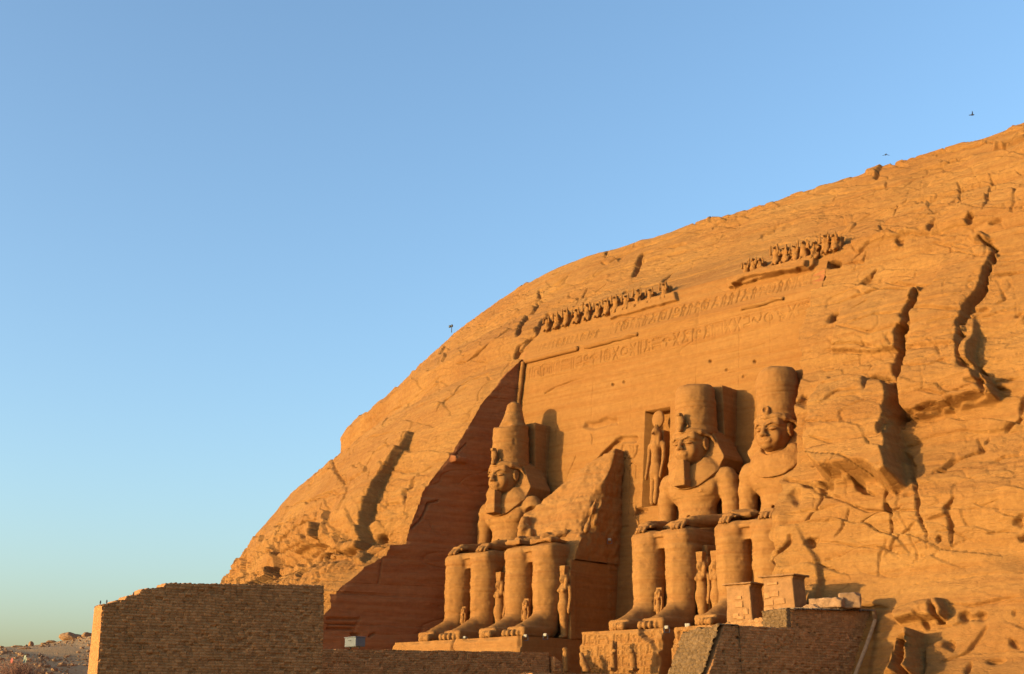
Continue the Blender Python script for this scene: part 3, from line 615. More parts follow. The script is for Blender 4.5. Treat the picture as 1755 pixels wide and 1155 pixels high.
for pts, w, dep in [([(660,420),(690,360),(740,290),(800,210),(870,140),(930,90)], .22, .5), ([(930,90),(970,70),(1095,65)], .3, .4),
                    ([(985,120),(975,150),(1000,190),(1015,220),(1000,245),(960,260),(950,275),(975,300),(990,350),(980,400),(970,470),(950,560)], .08, .2),
                    ([(960,640),(975,570),(1005,540)], .05, .1), ([(1030,330),(1045,440),(1035,560),(1040,620),(1030,740)], .06, .14), ([(1030,240),(1080,240),(1110,180),(1115,130)], .07, .16),
                    ([(1040,300),(1070,275),(1105,300),(1100,420)], .06, .14), ([(985,120),(1010,110)], .06, .1), ([(1050,120),(1060,170)], .05, .1), ([(1080,120),(1085,180)], .05, .1), ([(1120,120),(1130,170)], .05, .1),
                    ([(560,220),(510,340),(460,460)], .06, .1), ([(575,460),(555,500)], .1, .15), ([(700,20),(710,50),(705,110)], .07, .12), ([(940,855),(1030,850)], .06, .12)]:
    wall_lines('w', pts, w, dep)
for u_, z0_, z1_ in ((-12.4, 13, 26), (-7.9, 18, 29), (-3.1, 20, 28), (4.3, 22, 29.5), (8.9, 21.5, 28), (12.1, 22, 29)): carve((u_, z0_), (u_, z1_), .03, .07)
for z_, u0_, u1_ in ((24.6, -17, 3), (22.4, -9, 15), (25.7, 2, 17), (19.2, -8, -2), (16.2, -10, -5)): carve((u0_, z_), (u1_, z_ + .1), .03, .05)
wall_lines('r7', [(248,860),(300,830),(380,800),(440,785)], .1, .18); wall_lines('r7', [(160,805),(500,720),(800,650)], .05, .05)
for x_, y_ in ((1073,698),(640,802),(585,815),(1155,742),(1240,775),(1295,700)): wall_lines('r7', [(x_, y_), (x_ + 4, y_ + 2)], .13, .25)
HB *= np.clip(.95 + .7 * vnoise(Uf / 1.6, Zf * 0, Zf / 1.6, 95), .3, 1.15)      # carving worn away in patches
Df += HB
# scar of fallen rock on the wall above the broken statue
def wall_block(reg, pts, amt, fe=.15):
    P = [(lambda q: (q[0], q[2]))(on_wall(*p)) for p in T(reg, pts)]
    ru = Uf + .12 * vnoise(Uf / .6, Zf * 0, Zf / .6, 171); rz = Zf + .12 * vnoise(Uf / .6, Zf * 0 + 3, Zf / .6, 172)
    return amt * sstep(-.03, fe, poly_sd(ru, rz, P))
Df += wall_block('F', [(998,735),(1000,722),(1025,718),(1040,712),(1058,716),(1062,730),(1045,728),(1020,740)], -.35, .4)
# broken overhanging ledges of the cornice
Df += wall_block('F', [(1048,549),(1060,543),(1110,530),(1165,517),(1160,500),(1050,528)], .45, .1) + wall_block('F', [(1252,495),(1275,488),(1330,474),(1388,462),(1392,448),(1250,478)], .55, .1)
# niche over the doorway
ZN0, ZN1 = 11.9, 20.9; UN0, UN1 = -1.35, 1.45
nin = sstep(UN0 - .03, UN0 + .03, Uf) * sstep(UN1 + .03, UN1 - .03, Uf) * sstep(ZN0 - .03, ZN0 + .03, Zf) * sstep(ZN1 + .03, ZN1 - .03, Zf)
Df -= 1.7 * nin
Df += wall_block('w', [(1075,770),(1100,690),(1140,665),(1230,680),(1200,730),(1110,765)], -.7, .5) * (1 - nin)
# doorway under the niche
din = sstep(-1.33, -1.27, Uf) * sstep(1.33, 1.27, Uf) * sstep(7.0, 6.94, Zf); Df -= 3.0 * din
GF = np.stack([Uf, Vf + Df, Zf], -1)
tj = sstep(33.1, 33.5, Zf)
GF[..., 1] = GF[..., 1] * 1.0
def rows(a, b): return slice(int(np.searchsorted(zf, a)), int(np.searchsorted(zf, b)) + 1)
grid_obj('rock_wall', GF[rows(-3.2, 26.4)], M_WALL, temple)
grid_obj('hieroglyph_band', GF[rows(26.4, 28.6)], M_WALL, temple)
grid_obj('cornice', GF[rows(28.6, 31.3)], M_WALL, temple)
grid_obj('baboon_ledge', GF[rows(31.3, 99)], M_WALL, temple)

def reveal(side):
    i = iL if side < 0 else iR
    m = ZR < 31; zr = ZR[m]; outer = GO[m][:, i]
    j = 0 if side < 0 else nf - 1
    inner = np.stack([np.interp(zr, zf, GF[:, j, k]) for k in range(3)], -1)
    inner[:, 1] = np.where(zr < zf[0], Vfac(zr), inner[:, 1]); inner[:, 2] = zr
    inner[:, 0] = uL(zr) if side < 0 else uR(zr)
    n = 150 if side < 0 else 12
    r = np.linspace(0, 1, n)[None, :, None]; A = outer[:, None] * (1 - r) + inner[:, None] * r
    if side < 0:
        U_, V_, Z_ = A[..., 0], A[..., 1], A[..., 2]
        d = .22 * fbm(U_ / 3, V_ / 4, Z_ / 1.4, 4, 201) + .05 * fbm(U_, V_ / 2, Z_ / .4, 3, 202)
        f1, e, cid, ox, oy = voronoi2(V_ / 7 + .2 * vnoise(U_, V_ / 3, Z_ / 3, 203), Z_ / 2 + .2 * vnoise(U_, V_ / 3, Z_ / 3, 204), 205)
        mk = sstep(.1, .5, vnoise(U_ / 6, V_ / 6, Z_ / 4, 206)); d += mk * (.08 * (cid - .5) - .07 * np.exp(-(e / .02) ** 2)); g_ = vnoise(V_ / 12, Z_ / 1.6, U_ * 0, 207); d -= .1 * np.exp(-(g_ / .03) ** 2)
        H = np.zeros_like(d)
        def gro(p, q, w, dep):
            a = on_reveal(*p); b = on_reveal(*q)
            nonlocal H
            H = np.minimum(H, -dep * np.exp(-(seg_dist(V_, Z_, (a[1], a[2]), (b[1], b[2])) / w) ** 4))
        for p, q, w, dep in (((562,1060),(616,1061),.12,.3), ((562,1070),(612,1071),.07,.2), ((562,1077),(604,1078),.12,.3), ((540,1057),(618,1059),.1,-.0), ((616,1058),(606,1084),.07,.15),
                             ((604,1087),(614,1088),.15,.4), ((633,1090),(640,1086),.12,.3), ((705,905),(722,890),.1,.3), ((722,890),(735,862),.1,.3), ((735,862),(752,858),.1,.3), ((655,960),(650,1000),.06,.15), ((775,785),(800,760),.08,.2)):
            gro(p, q, w, dep)
        d += H
        # the small block left standing on the wall
        a = on_reveal(783, 788); d += .55 * sstep(.9, .6, np.abs(V_ - a[1])) * sstep(.38, .25, np.abs(Z_ - a[2]))
        win = np.minimum(sstep(0, .04, r[..., 0]), sstep(1, .97, r[..., 0])); A[..., 0] += d * win
    grid_obj('reveal_wall', A, M_REV, temple, flip=(side > 0))
reveal(-1); reveal(1)

def tube(name, pts, rad, mat, parent=None, seed=5, seg=14, bumps=.04):
    """a thick carved roll along a polyline of (u, v, z)"""
    pts = np.array(pts, float); L = np.concatenate([[0], np.cumsum(np.linalg.norm(np.diff(pts, axis=0), axis=1))]); n = max(3, int(L[-1] / .12))
    s = np.linspace(0, L[-1], n); P = np.stack([np.interp(s, L, pts[:, k]) for k in range(3)], -1)
    t = np.gradient(P, axis=0); t /= np.linalg.norm(t, axis=1)[:, None]
    ref = np.array([0, 1.0, 0]) if abs(t[0][1]) < .9 else np.array([0, 0, 1.0]); a = np.cross(t, ref); a /= np.linalg.norm(a, axis=1)[:, None]; b = np.cross(t, a)
    th = np.linspace(0, 2 * math.pi, seg + 1)
    rr = rad + bumps * vnoise(P[:, 0:1] * 1.3 + np.cos(th), P[:, 2:3] * 1.3 + np.sin(th), P[:, 1:2] + th * 0, seed)
    G_ = P[:, None] + (a[:, None] * np.cos(th)[None, :, None] + b[:, None] * np.sin(th)[None, :, None]) * rr[..., None]
    G_[0] = P[0]; G_[-1] = P[-1]
    return grid_obj(name, G_, mat, parent, flip=True)
tube('torus_moulding', [(-17.2, -2.8, 28.85), (-9.9, -2.8, 28.85)], .27, M_WALL, temple)
tube('torus_moulding', [(-9.3, -2.86, 28.85), (-2.5, -2.9, 28.9)], .22, M_WALL, temple, 6, bumps=.1)
tube('torus_moulding', [(9.0, -2.86, 28.95), (10.5, -2.84, 28.9), (13.6, -2.88, 28.95)], .24, M_WALL, temple, 7, bumps=.14)
tube('torus_moulding', [(-17.25, -2.7, 28.9), (-17.75, -1.7, 19.5), (-18.2, -.9, 12)], .24, M_WALL, temple, 8)
# ------------------------------------------------------------------ colossal statues (local x right, f out of the cliff, z up)
US = [-15.0, -7.42, 6.84, 15.0]

def foot(v, s, x0, worn=0.0):
    v.cap((x0, 7.4, 1.5), (x0, 10.3, .62), 1.0, .55, k=.4)
    v.box((x0, 9.35, .46), (1.06, 1.75, .46), .3, .35)
    v.ell((x0, 7.3, .6), (.95, 1.0, .75), .3)
    for i in range(5):
        xi = x0 - s * (.80 - .40 * i); r = (.27, .215, .21, .205, .2)[i]; ln = (11.75, 11.65, 11.5, 11.3, 11.05)[i]
        v.cap((xi, 10.5, .5), (xi, ln - .45, .42), r, r, k=.1); v.ell((xi, ln - .28, .33), (r * .95, .32, .33), .08)

def leg(v, s, shin=True):
    x0 = 1.65 * s
    v.cap((x0, 6.72, 6.75), (x0, 6.8, 4.6), 1.36, 1.37, k=.15)
    v.cap((x0, 6.8, 4.6), (x0, 7.15, 1.2), 1.37, 1.13, k=.3)
    v.cap((x0, 6.7, 6.8), (x0 * .97, 2.0, 7.3), 1.3, 1.5, k=.25)
    v.box((x0, 4.6, 7.25), (1.3, 2.7, 1.0), .6, .3)
    v.box((x0, 6.75, 7.35), (1.2, 1.1, .72), .5, .3)
    v.ell((x0, 7.7, 6.75), (.62, .45, .7), .3)                       # kneecap
    v.cap((x0 + .05, 8.05, 5.6), (x0, 8.1, 3.0), .10, .08, k=.3)     # shin ridge

def legs_vol():
    v = Vol((-4.2, .4, -.15), (4.2, 12.3, 9.3), .085)
    for s in (-1, 1): leg(v, s); foot(v, s, 1.65 * s)
    v.box((0, 4.6, 7.4), (1.8, 2.75, .72), .1, .2)                   # kilt between the knees
    v.box((0, 6.6, 7.75), (.9, 1.0, .17), .04, .05)                # kilt hem slab
    v.box((0, 5.9, 3.8), (.95, .5, 3.9), .03, .05)                   # slab between the shins
    return v

def arm(v, s, broken=False):
    v.cap((2.95 * s, 1.7, 12.85), (3.2 * s, 1.7, 11.4 if not broken else 12.3), .9, .84, k=.3)
    if not broken:
        v.cap((3.2 * s, 1.7, 11.4), (3.28 * s, 1.9, 9.5), .84, .7, k=.2)
    v.cap((3.2 * s, 1.9, 9.2), (2.15 * s, 6.0, 8.72), .64, .46, k=.2)
    v.box((1.85 * s, 6.5, 8.62), (.55, .7, .24), .2, .3)
    for i in range(4):
        x = s * (1.42 + .29 * i); e = (7.75, 7.9, 7.8, 7.6)[i]
        v.cap((x, 6.9, 8.62), (x, e - .25, 8.4), .155, .15, k=.06); v.cap((x, e - .25, 8.4), (x, e, 8.12), .15, .11, k=.05)
    v.cap((1.25 * s, 6.2, 8.72), (1.1 * s, 7.1, 8.55), .15, .13, k=.08)

def torso_vol(broken=False):
    v = Vol((-4.3, -2.9, 6.6), (4.3, 8.6, 15.2), .09)
    v.ell((0, 2.0, 8.6), (2.15, 1.7, 1.6), .3)
    v.ell((0, 1.95, 9.9), (1.72, 1.3, 2.2), .5)
    v.ell((0, 1.95, 11.9), (2.45, 1.35, 1.75), .6)
    v.cap((-2.3, 1.75, 12.85), (2.3, 1.75, 12.85), .92, .92, k=.5)
    for s in (-1, 1):
        v.ell((1.15 * s, 2.75, 12.1), (1.15, .45, .7), .5); v.ell((1.35 * s, 3.25, 11.75), (.11, .1, .11), .06)
    v.cap((0, 1.9, 13.2), (0, 2.4, 14.9), 1.0, .95, k=.4)
    v.box((0, -1.2, 10.0), (3.3, 1.8, 3.3), .1, .1)                   # slab joining the back to the rock
    arm(v, -1); arm(v, 1, broken)
    v.ell((0, 3.2, 9.6), (.14, .3, .2), .1, sub=True)
    v.cap((-1.8, 3.2, 8.8), (1.8, 3.2, 8.8), .12, .12, k=.1)         # belt
    if broken:
        v.box((3.3, .9, 10.6), (.9, 1.0, 2.2), .3, .3); v.ell((3.7, 2.7, 12.0), (1.15, 1.1, .75), .05, sub=True); v.ell((2.6, 3.0, 10.4), (.7, .9, 1.1), .1, sub=True)
        v.ell((3.4, 1.6, 9.4), (.9, 1.0, .6), .3)
    return v

def head_vol(beard=True):
    v = Vol((-2.1, .4, 13.4), (2.1, 5.1, 17.6), .05)
    v.ell((0, 2.1, 16.1), (1.4, 1.85, 1.55), .1)
    v.ell((0, 2.3, 15.3), (1.22, 1.68, 1.3), .3)
    v.ell((0, 3.25, 14.75), (.74, .8, .6), .35); v.ell((0, 3.82, 14.5), (.36, .26, .25), .2)
    v.box((0, 3.3, 16.45), (1.16, .45, .38), .3, .3)
    for s in (-1, 1):
        v.ell((.68 * s, 3.5, 15.2), (.44, .36, .5), .3)
        v.ell((.56 * s, 4.13, 15.86), (.42, .32, .23), .1, sub=True)
        v.ell((.57 * s, 3.78, 15.84), (.34, .24, .155), .04)
        v.cap((.22 * s, 4.06, 15.84), (.57 * s, 4.04, 15.98), .03, .035, k=.03); v.cap((.57 * s, 4.04, 15.98), (.98 * s, 3.78, 15.84), .035, .03, k=.03)
        v.cap((.22 * s, 4.05, 15.80), (.57 * s, 4.03, 15.70), .025, .03, k=.03); v.cap((.57 * s, 4.03, 15.70), (.98 * s, 3.77, 15.82), .03, .025, k=.03)
        v.cap((.2 * s, 4.0, 16.18), (.62 * s, 3.98, 16.3), .07, .06, k=.07); v.cap((.62 * s, 3.98, 16.3), (1.12 * s, 3.62, 16.12), .06, .04, k=.07)
        v.ell((.19 * s, 4.2, 15.3), (.15, .17, .13), .08)
        v.ell((.12 * s, 4.36, 15.2), (.05, .08, .05), .03, sub=True)
        # ear
        v.ell((1.45 * s, 2.45, 15.85), (.17, .36, .58), .06); v.ell((1.66 * s, 2.5, 15.95), (.14, .2, .34), .05, sub=True); v.ell((1.48 * s, 2.5, 15.38), (.13, .17, .17), .05)
        v.ell((1.54 * s, 2.42, 15.95), (.08, .07, .16), .04)
    v.cap((0, 3.95, 16.15), (0, 4.3, 15.42), .15, .2, k=.14); v.ell((0, 4.36, 15.33), (.2, .2, .15), .08)
    v.ell((0, 4.0, 14.9), (.52, .24, .3), .2)
    v.cap((-.2, 4.12, 14.98), (.2, 4.12, 14.98), .095, .095, k=.06); v.cap((-.42, 3.98, 14.99), (-.1, 4.14, 15.0), .05, .09, k=.05); v.cap((.42, 3.98, 14.99), (.1, 4.14, 15.0), .05, .09, k=.05)
    v.cap((-.26, 4.08, 14.8), (.26, 4.08, 14.8), .1, .1, k=.06)
    v.cap((-.45, 4.12, 14.93), (0, 4.27, 14.885), .028, .032, k=.03, sub=True); v.cap((.45, 4.12, 14.93), (0, 4.27, 14.885), .028, .032, k=.03, sub=True)
    return v

def nemes_vol(broken_right=False):
    v = Vol((-3.3, -1.4, 11.2), (3.3, 4.7, 18.2), .06)
    def prism(pts, f0, f1, k):
        poly = pts + [(-a, b) for a, b in pts[::-1]]
        def fn(X, Y, Z):
            d2 = -poly_sd(X[:, 0, 0][:, None] + 0 * Z[0, 0][None], 0 * X[:, 0, 0][:, None] + Z[0, 0][None], poly)[:, None, :]
            return np.maximum(d2, np.maximum(f0(X, Z) - Y, Y - f1(X, Z)))
        q = np.array(pts); v.op(fn, (-q[:, 0].max(), -1.2, q[:, 1].min()), (q[:, 0].max(), 4.6, q[:, 1].max()), k)
    # side wings of the headcloth: flat front face, curving out to the shoulders
    prism([(0, 17.5), (1.2, 17.4), (1.72, 17.0), (2.0, 16.35), (2.42, 15.5), (2.86, 14.8), (2.92, 14.5), (2.75, 14.15), (2.5, 13.6), (0, 13.1)],
          lambda X, Z: -.9 + 0 * X, lambda X, Z: 2.05 + .22 * np.clip(16.2 - Z, 0, 3) - .12 * np.abs(X), .05)
    # the cloth lying over chest and collar bones, ending in a curved hem
    hem = [(0, 15.0), (1.3, 15.0), (2.3, 14.3), (2.78, 13.9), (2.6, 13.35), (2.2, 12.9), (1.75, 12.5), (1.3, 12.2), (.8, 12.02), (0, 11.95)]
    poly = hem + [(-a, b) for a, b in hem[::-1]]
    def fn(X, Y, Z):
        d2 = -poly_sd(X[:, 0, 0][:, None] + 0 * Z[0, 0][None], 0 * X[:, 0, 0][:, None] + Z[0, 0][None], poly)[:, None, :]
        r = (2.95, 1.62, 2.75); x, y, z = X / r[0], (Y - 2.0) / r[1], (Z - 12.4) / r[2]; q = np.sqrt(x * x + y * y + z * z) + 1e-6
        g = np.sqrt((x / r[0]) ** 2 + (y / r[1]) ** 2 + (z / r[2]) ** 2) + 1e-6
        return np.maximum(d2, q * (q - 1) / g)
    v.op(fn, (-2.8, 1.0, 11.9), (2.8, 3.8, 15.0), .12)
    v.ell((0, 1.95, 16.8), (1.74, 1.95, .75), .1)
    v.ell((0, 3.4, 15.3), (1.66, 1.75, 1.42), .05, sub=True)          # opening for the face and ears
    # brow band, arched over the ears
    v.cap((-1.35, 3.0, 16.72), (0, 3.75, 16.8), .2, .2, k=.12); v.cap((1.35, 3.0, 16.72), (0, 3.75, 16.8), .2, .2, k=.12)
    for s in (-1, 1):
        v.cap((1.35 * s, 3.0, 16.72), (1.85 * s, 2.2, 16.45), .2, .12, k=.12)
        v.cap((1.85 * s, 2.2, 16.45), (2.1 * s, 1.9, 15.8), .12, .07, k=.1)
    return v

def crown_vol(full=False, worn=.0, seed=3):
    v = Vol((-2.2, -.6, 16.6), (2.2, 4.0, 24.2), .07)
    def fn(X, Y, Z):
        r = 1.80 - .03 * (Z - 17); q = np.sqrt((X / 1.0) ** 2 + ((Y - 1.65) / 1.06) ** 2) - r
        top = (20.95 if full else 21.4) - (.10 if full else .16) * (Y - 1.65) + (0 if full else .05) * X + (.12 * np.sin(X * 1.7 + seed) if not full else 0)
        a_ = Z - top; kk = .25 if full else 1.1; h = np.maximum(kk - np.abs(q - a_), 0) / kk
        return np.maximum(np.maximum(q, a_) + h * h * kk / 4, 16.7 - Z)
    v.op(fn, (-2.1, -.4, 16.7), (2.1, 3.7, 21.9), .05)
    if full:
        v.cap((0, 1.35, 20.9), (0, 1.2, 22.2), 1.32, .86, k=.15); v.cap((0, 1.2, 22.0), (0, 1.15, 22.75), .86, .78, k=.2)
        v.ell((.3, 3.2, 20.95), (1.0, .8, .35), .3, sub=True)
    else:
        v.ell((-.9 if seed == 3 else .9, 3.0, 21.6), (1.1, 1.0, .45), .2, sub=True); v.ell((.5, 1.6, 21.75), (1.0, .8, .35), .2, sub=True)
    return v

def uraeus_vol(broken=False):
    v = Vol((-.9, 3.0, 16.2), (.9, 4.9, 18.8), .045)
    if broken:
        v.ell((0, 3.65, 17.3), (.42, .35, .5), .1); v.ell((.1, 4.0, 17.5), (.2, .3, .3), .1, sub=True); return v
    v.cap((0, 3.95, 18.15), (0, 4.1, 16.95), .30, .2, k=.1); v.ell((0, 4.0, 17.75), (.36, .2, .62), .1); v.box((0, 3.6, 17.5), (.16, .5, .55), .05, .1)
    v.box((0, 4.12, 18.28), (.2, .26, .16), .08, .08)
    v.cap((.15, 3.72, 17.0), (.5, 3.6, 17.3), .09, .09, k=.05); v.cap((.5, 3.6, 17.3), (.35, 3.6, 17.65), .09, .08, k=.05)
    return v

def beard_vol():
    v = Vol((-.9, 2.9, 11.6), (.9, 5.0, 14.6), .05)
    v.box((0, 3.95, 13.2), (.5, .5, 1.12), .08, .05, rx=.12, taper=-.09)
    return v

def pillar_vol():
    v = Vol((-2.1, -4.4, 8), (2.1, .4, 21.7), .1)
    v.box((0, -2, 15), (1.85, 2.15, 6.3), .04, .02); v.box((1.86, -1.5, 15.5), (.08, .05, 5.4), 0, 0, sub=True)
    return v

def throne_vol():
    v = Vol((-3.9, -2.2, -.1), (3.9, 6.4, 9.2), .1)
    v.box((0, 1.9, 3.45), (3.45, 4.0, 3.45), .05, .05); v.box((0, -.7, 4.3), (3.45, 1.35, 4.35), .1, .3)
    v.box((0, 1.9, .2), (3.62, 4.15, .2), .03, .03)
    for z_ in (1.0, 6.2): v.box((3.48, 2.2, z_), (.06, 3.3, .04), 0, 0, sub=True)
    for f_ in (-.9, 5.3): v.box((3.48, f_, 3.6), (.06, .04, 2.6), 0, 0, sub=True)
    for k in range(7):
        z_ = 5.7 - .72 * k; v.cap((3.5, 3.2, z_), (3.5, 2.6, z_ - .35), .09, .07, k=.02, sub=True); v.cap((3.5, 2.5, z_), (3.5, 2.5, z_ - .5), .06, .06, k=.02, sub=True)
        v.cap((3.5, .9, z_), (3.5, .3, z_ - .1), .09, .07, k=.02, sub=True); v.cap((3.5, 1.4, z_ - .1), (3.5, 1.2, z_ - .5), .07, .06, k=.02, sub=True)
    return v

def sculpt(P, Q, name, parent, seed, u, amp, pits=0.0, strata=.034, mat=None):
    p = rough(P, Q, amp, .8, seed, strata, (u, 0, 0), pits); p = p.copy(); p[:, 1] *= -1
    return mesh_np(name, p, Q[:, ::-1], mat or M_STAT, parent)

m_legs = legs_vol().mesh(); m_throne = throne_vol().mesh(); m_torso = torso_vol().mesh(); m_head = head_vol().mesh(); m_nemes = nemes_vol().mesh()
m_beard = beard_vol().mesh(); m_ur = uraeus_vol().mesh(); m_pillar = pillar_vol().mesh()

SLAB = [
 'leftmost seated giant, the only one still wearing the tall double crown',
 'broken seated giant with legs and lap only, its upper body fallen away',
 'seated giant with long beard beside the falcon niche, crown broken flat',
 'rightmost seated giant without beard, half hidden by the rough cliff']
for i, u in enumerate(US):
    r = tag(empty('colossal_statue', (u, 0, 0)), SLAB[i], 'statue', 'seated giants carved in front of the temple')
    sculpt(*m_throne, 'throne', r, 30 + i, u, .05)
    sculpt(*m_legs, 'legs', r, 10 + i, u, .05, .03)
    if i == 1: continue
    if i == 0: sculpt(*torso_vol(True).mesh(), 'torso', r, 20 + i, u, .05, .03)
    else: sculpt(*m_torso, 'torso', r, 20 + i, u, .05, .03)
    sculpt(*m_head, 'head', r, 40 + i, u, .025, strata=.014)
    sculpt(*m_nemes, 'headcloth', r, 50 + i, u, .035 if i < 3 else .16, .02, .018)
    sculpt(*m_pillar, 'back_pillar', r, 60 + i, u, .06)
    if i == 0: cv = crown_vol(True)
    else: cv = crown_vol(False, seed=3 if i == 2 else 8)
    c_ = sculpt(*cv.mesh(), 'crown', r, 70 + i, u, .06, .03)
    if i == 0: c_['label'] = 'tall double crown with rounded bulb on top'
    if i < 3: sculpt(*m_beard, 'beard', r, 80, u, .03); sculpt(*m_ur, 'cobra_ornament', r, 81, u, .03)
    else: sculpt(*uraeus_vol(True).mesh(), 'cobra_ornament', r, 81, u, .06)
    if i == 1: pass
# --- the broken remains behind the second statue's lap
broken = [o for o in scene.objects if o.get('label') == SLAB[1]][0]
v = Vol((-5.2, -2.6, 6.8), (4.3, 8.6, 18.6), .11)
def fn(X, Y, Z):
    # sheared-off mass: right face vertical, front face sloping back to an apex near the wall
    x = X; slope = 17.4 - 1.72 * (Y + .4) + .9 * np.sin(x * .9 + .4) * .35 + .25 * np.sin(Y * 2.1 + x)
    top = 17.6 - .42 * (3.7 - x) - .035 * (3.7 - x) ** 2
    front = (Y - (6.4 - .30 * np.clip(3.7 - x, 0, 9) - .25 * (Z - 8.4)))
    a = (Z - slope) * .5; b = (Z - top) * .9
    return np.maximum(np.maximum(np.maximum(a, b), front), np.maximum(x - 3.72 - .04 * np.sin(Z * 1.3), -5.0 - x))
v.op(fn, (-5.1, -2.5, 6.9), (4.0, 8.0, 18.0), .15)
v.ell((4.0, 4.2, 10.4), (1.2, 2.0, 1.5), .3, sub=True); v.ell((4.0, 2.6, 13.2), (.9, 1.0, 2.2), .3, sub=True); v.ell((4.1, 5.6, 9.0), (1.3, 1.2, .8), .2, sub=True)
v.cap((3.6, 2.4, 12.4), (3.7, 4.0, 9.5), .16, .2, k=.2); v.cap((3.7, 1.7, 12.2), (3.7, 2.8, 10.2), .1, .15, k=.15)
v.ell((-3.0, 4.3, 9.2), (.9, .9, 1.6), .4, sub=True); v.ell((-3.9, 3.6, 10.3), (.6, .9, 1.2), .2); v.ell((-3.2, 3.6, 9.6), (.42, .5, .8), .1)
v.ell((.2, 6.6, 9.3), (.3, .5, .3), .1, sub=True)
P, Q = v.mesh(); P = P.copy()
sculpt(P, Q, 'broken_torso', broken, 91, US[1], .26, .07, .03)
v = Vol((-4, 2, 7.6), (4, 8.8, 10.2), .09)
v.cap((-3.4, 3.2, 9.0), (-1.9, 6.6, 8.7), .62, .5, k=.3); v.cap((-1.6, 6.4, 8.6), (.2, 3.8, 9.0), .45, .5, k=.3); v.box((-1.7, 7.0, 8.55), (.9, .8, .22), .1, .2); v.box((1.3, 6.2, 8.45), (1.2, 1.2, .18), .1, .2)
v.cap((.0, 5.4, 9.0), (1.5, 4.4, 9.4), .35, .4, k=.2)
sculpt(*v.mesh(), 'broken_hands', broken, 92, US[1], .22, .12)
# rubble left lying in the laps of the third and fourth statues
def boulder(r, seed, sq=(1, 1, 1), h=None, ang=.6):
    h = h or max(sq) * r / 14; e = max(sq) * r * 1.25; v = Vol((-e, -e, -e), (e, e, e), h); rng = np.random.RandomState(seed)
    def fn(X, Y, Z):
        x, y, z = X / sq[0], Y / sq[1], Z / sq[2]; d = np.sqrt(x * x + y * y + z * z) - r
        for _ in range(9):
            n = rng.normal(size=3); n /= np.linalg.norm(n); d = np.maximum(d, x * n[0] + y * n[1] + z * n[2] - r * rng.uniform(ang, .92))
        return d * min(sq)
    v.op(fn, (-e, -e, -e), (e, e, e), 0)
    return v.mesh()
def put(name, mesh, loc, mat, parent=None, amp=.05, seed=1, rz=0.0, sc=.5, z0=True):
    P, Q = mesh; p = rough(P, Q, amp, sc, seed, 0.0, loc); p = p.copy(); p[:, 1] *= -1
    o = mesh_np(name, p, Q[:, ::-1], mat, parent); o.location = (loc[0], -loc[1], loc[2]); o.rotation_euler = (0, 0, rz); return o
kneestones = [(6.84 - .2, 4.9, 8.75, 1.0, (1.5, .7, .45), 'fallen rock slab lying across the lap of the bearded giant'), (15.0 - 1.4, 5.6, 8.9, .9, (1.6, 1.3, .5), 'weathered rock lump lying on the lap of the rightmost giant'),
              (-15.0 + 1.0, 4.1, 9.2, .55, (1.6, .8, .6), 'dark broken stone resting in the lap of the double-crowned giant')]
for k, (a, b, c_, r, sq, lab) in enumerate(kneestones):
    tag(put('fallen_rock', boulder(r, 300 + k, sq), (a, b, c_), M_STAT, amp=.15, seed=k), lab, 'rock')

# ------------------------------------------------------------------ smaller standing figures
def woman_vol(h=5.9, wig=True, crown=True):
    """standing queen, arms by the sides, local units scaled to h"""
    s_ = h / 5.9; v = Vol((-1.3 * s_, -.8 * s_, -.1), (1.3 * s_, 1.0 * s_, h + .15), .055 * max(s_, .5))
    S = lambda *a: tuple(x * s_ for x in a)
    v.cap(S(0, .1, .3), S(0, .15, 2.6), .27 * s_, .44 * s_, k=.1 * s_, flat=(1, 1, 1)); v.cap(S(0, .12, 2.5), S(0, .1, 3.4), .46 * s_, .34 * s_, k=.3 * s_)
    v.cap(S(0, .1, 3.4), S(0, .1, 3.95), .34 * s_, .42 * s_, k=.2 * s_); v.cap(S(-.38, .05, 4.15), S(.38, .05, 4.15), .25 * s_, .25 * s_, k=.2 * s_)
    v.ell(S(.2, .42, 3.85), S(.2, .2, .2), .1 * s_); v.ell(S(-.2, .42, 3.85), S(.2, .2, .2), .1 * s_)
    v.cap(S(-.13, .5, .15), S(-.13, .15, .2), .12 * s_, .15 * s_, k=.1 * s_); v.cap(S(.13, .5, .15), S(.13, .15, .2), .12 * s_, .15 * s_, k=.1 * s_)
    for q in (-1, 1):
        v.cap(S(.62 * q, .05, 4.05), S(.68 * q, .1, 3.2), .17 * s_, .14 * s_, k=.08 * s_); v.cap(S(.68 * q, .1, 3.2), S(.62 * q, .2, 2.35), .14 * s_, .11 * s_, k=.06 * s_); v.ell(S(.62 * q, .24, 2.15), S(.12, .15, .22), .06 * s_)
    v.cap(S(0, .1, 4.3), S(0, .15, 4.6), .18 * s_, .18 * s_, k=.1 * s_); v.ell(S(0, .2, 4.78), S(.29, .32, .38), .1 * s_); v.ell(S(0, .5, 4.72), S(.07, .1, .13), .05 * s_)
    if wig: v.ell(S(0, .02, 4.85), S(.46, .36, .45), .06 * s_); v.cap(S(-.4, .2, 4.7), S(-.33, .3, 3.95), .17 * s_, .15 * s_, k=.06 * s_); v.cap(S(.4, .2, 4.7), S(.33, .3, 3.95), .17 * s_, .15 * s_, k=.06 * s_)
    if crown: v.box(S(0, .05, 5.5), S(.3, .28, .38), .05 * s_, .08 * s_, taper=.12)
    v.box(S(0, -.45, 2.75), S(.5, .32, 2.8), .03, .05 * s_)
    return v
m_queen = woman_vol(6.2).mesh(); m_prin = woman_vol(3.1, True, False).mesh(); m_prin2 = woman_vol(2.5, True, False).mesh()
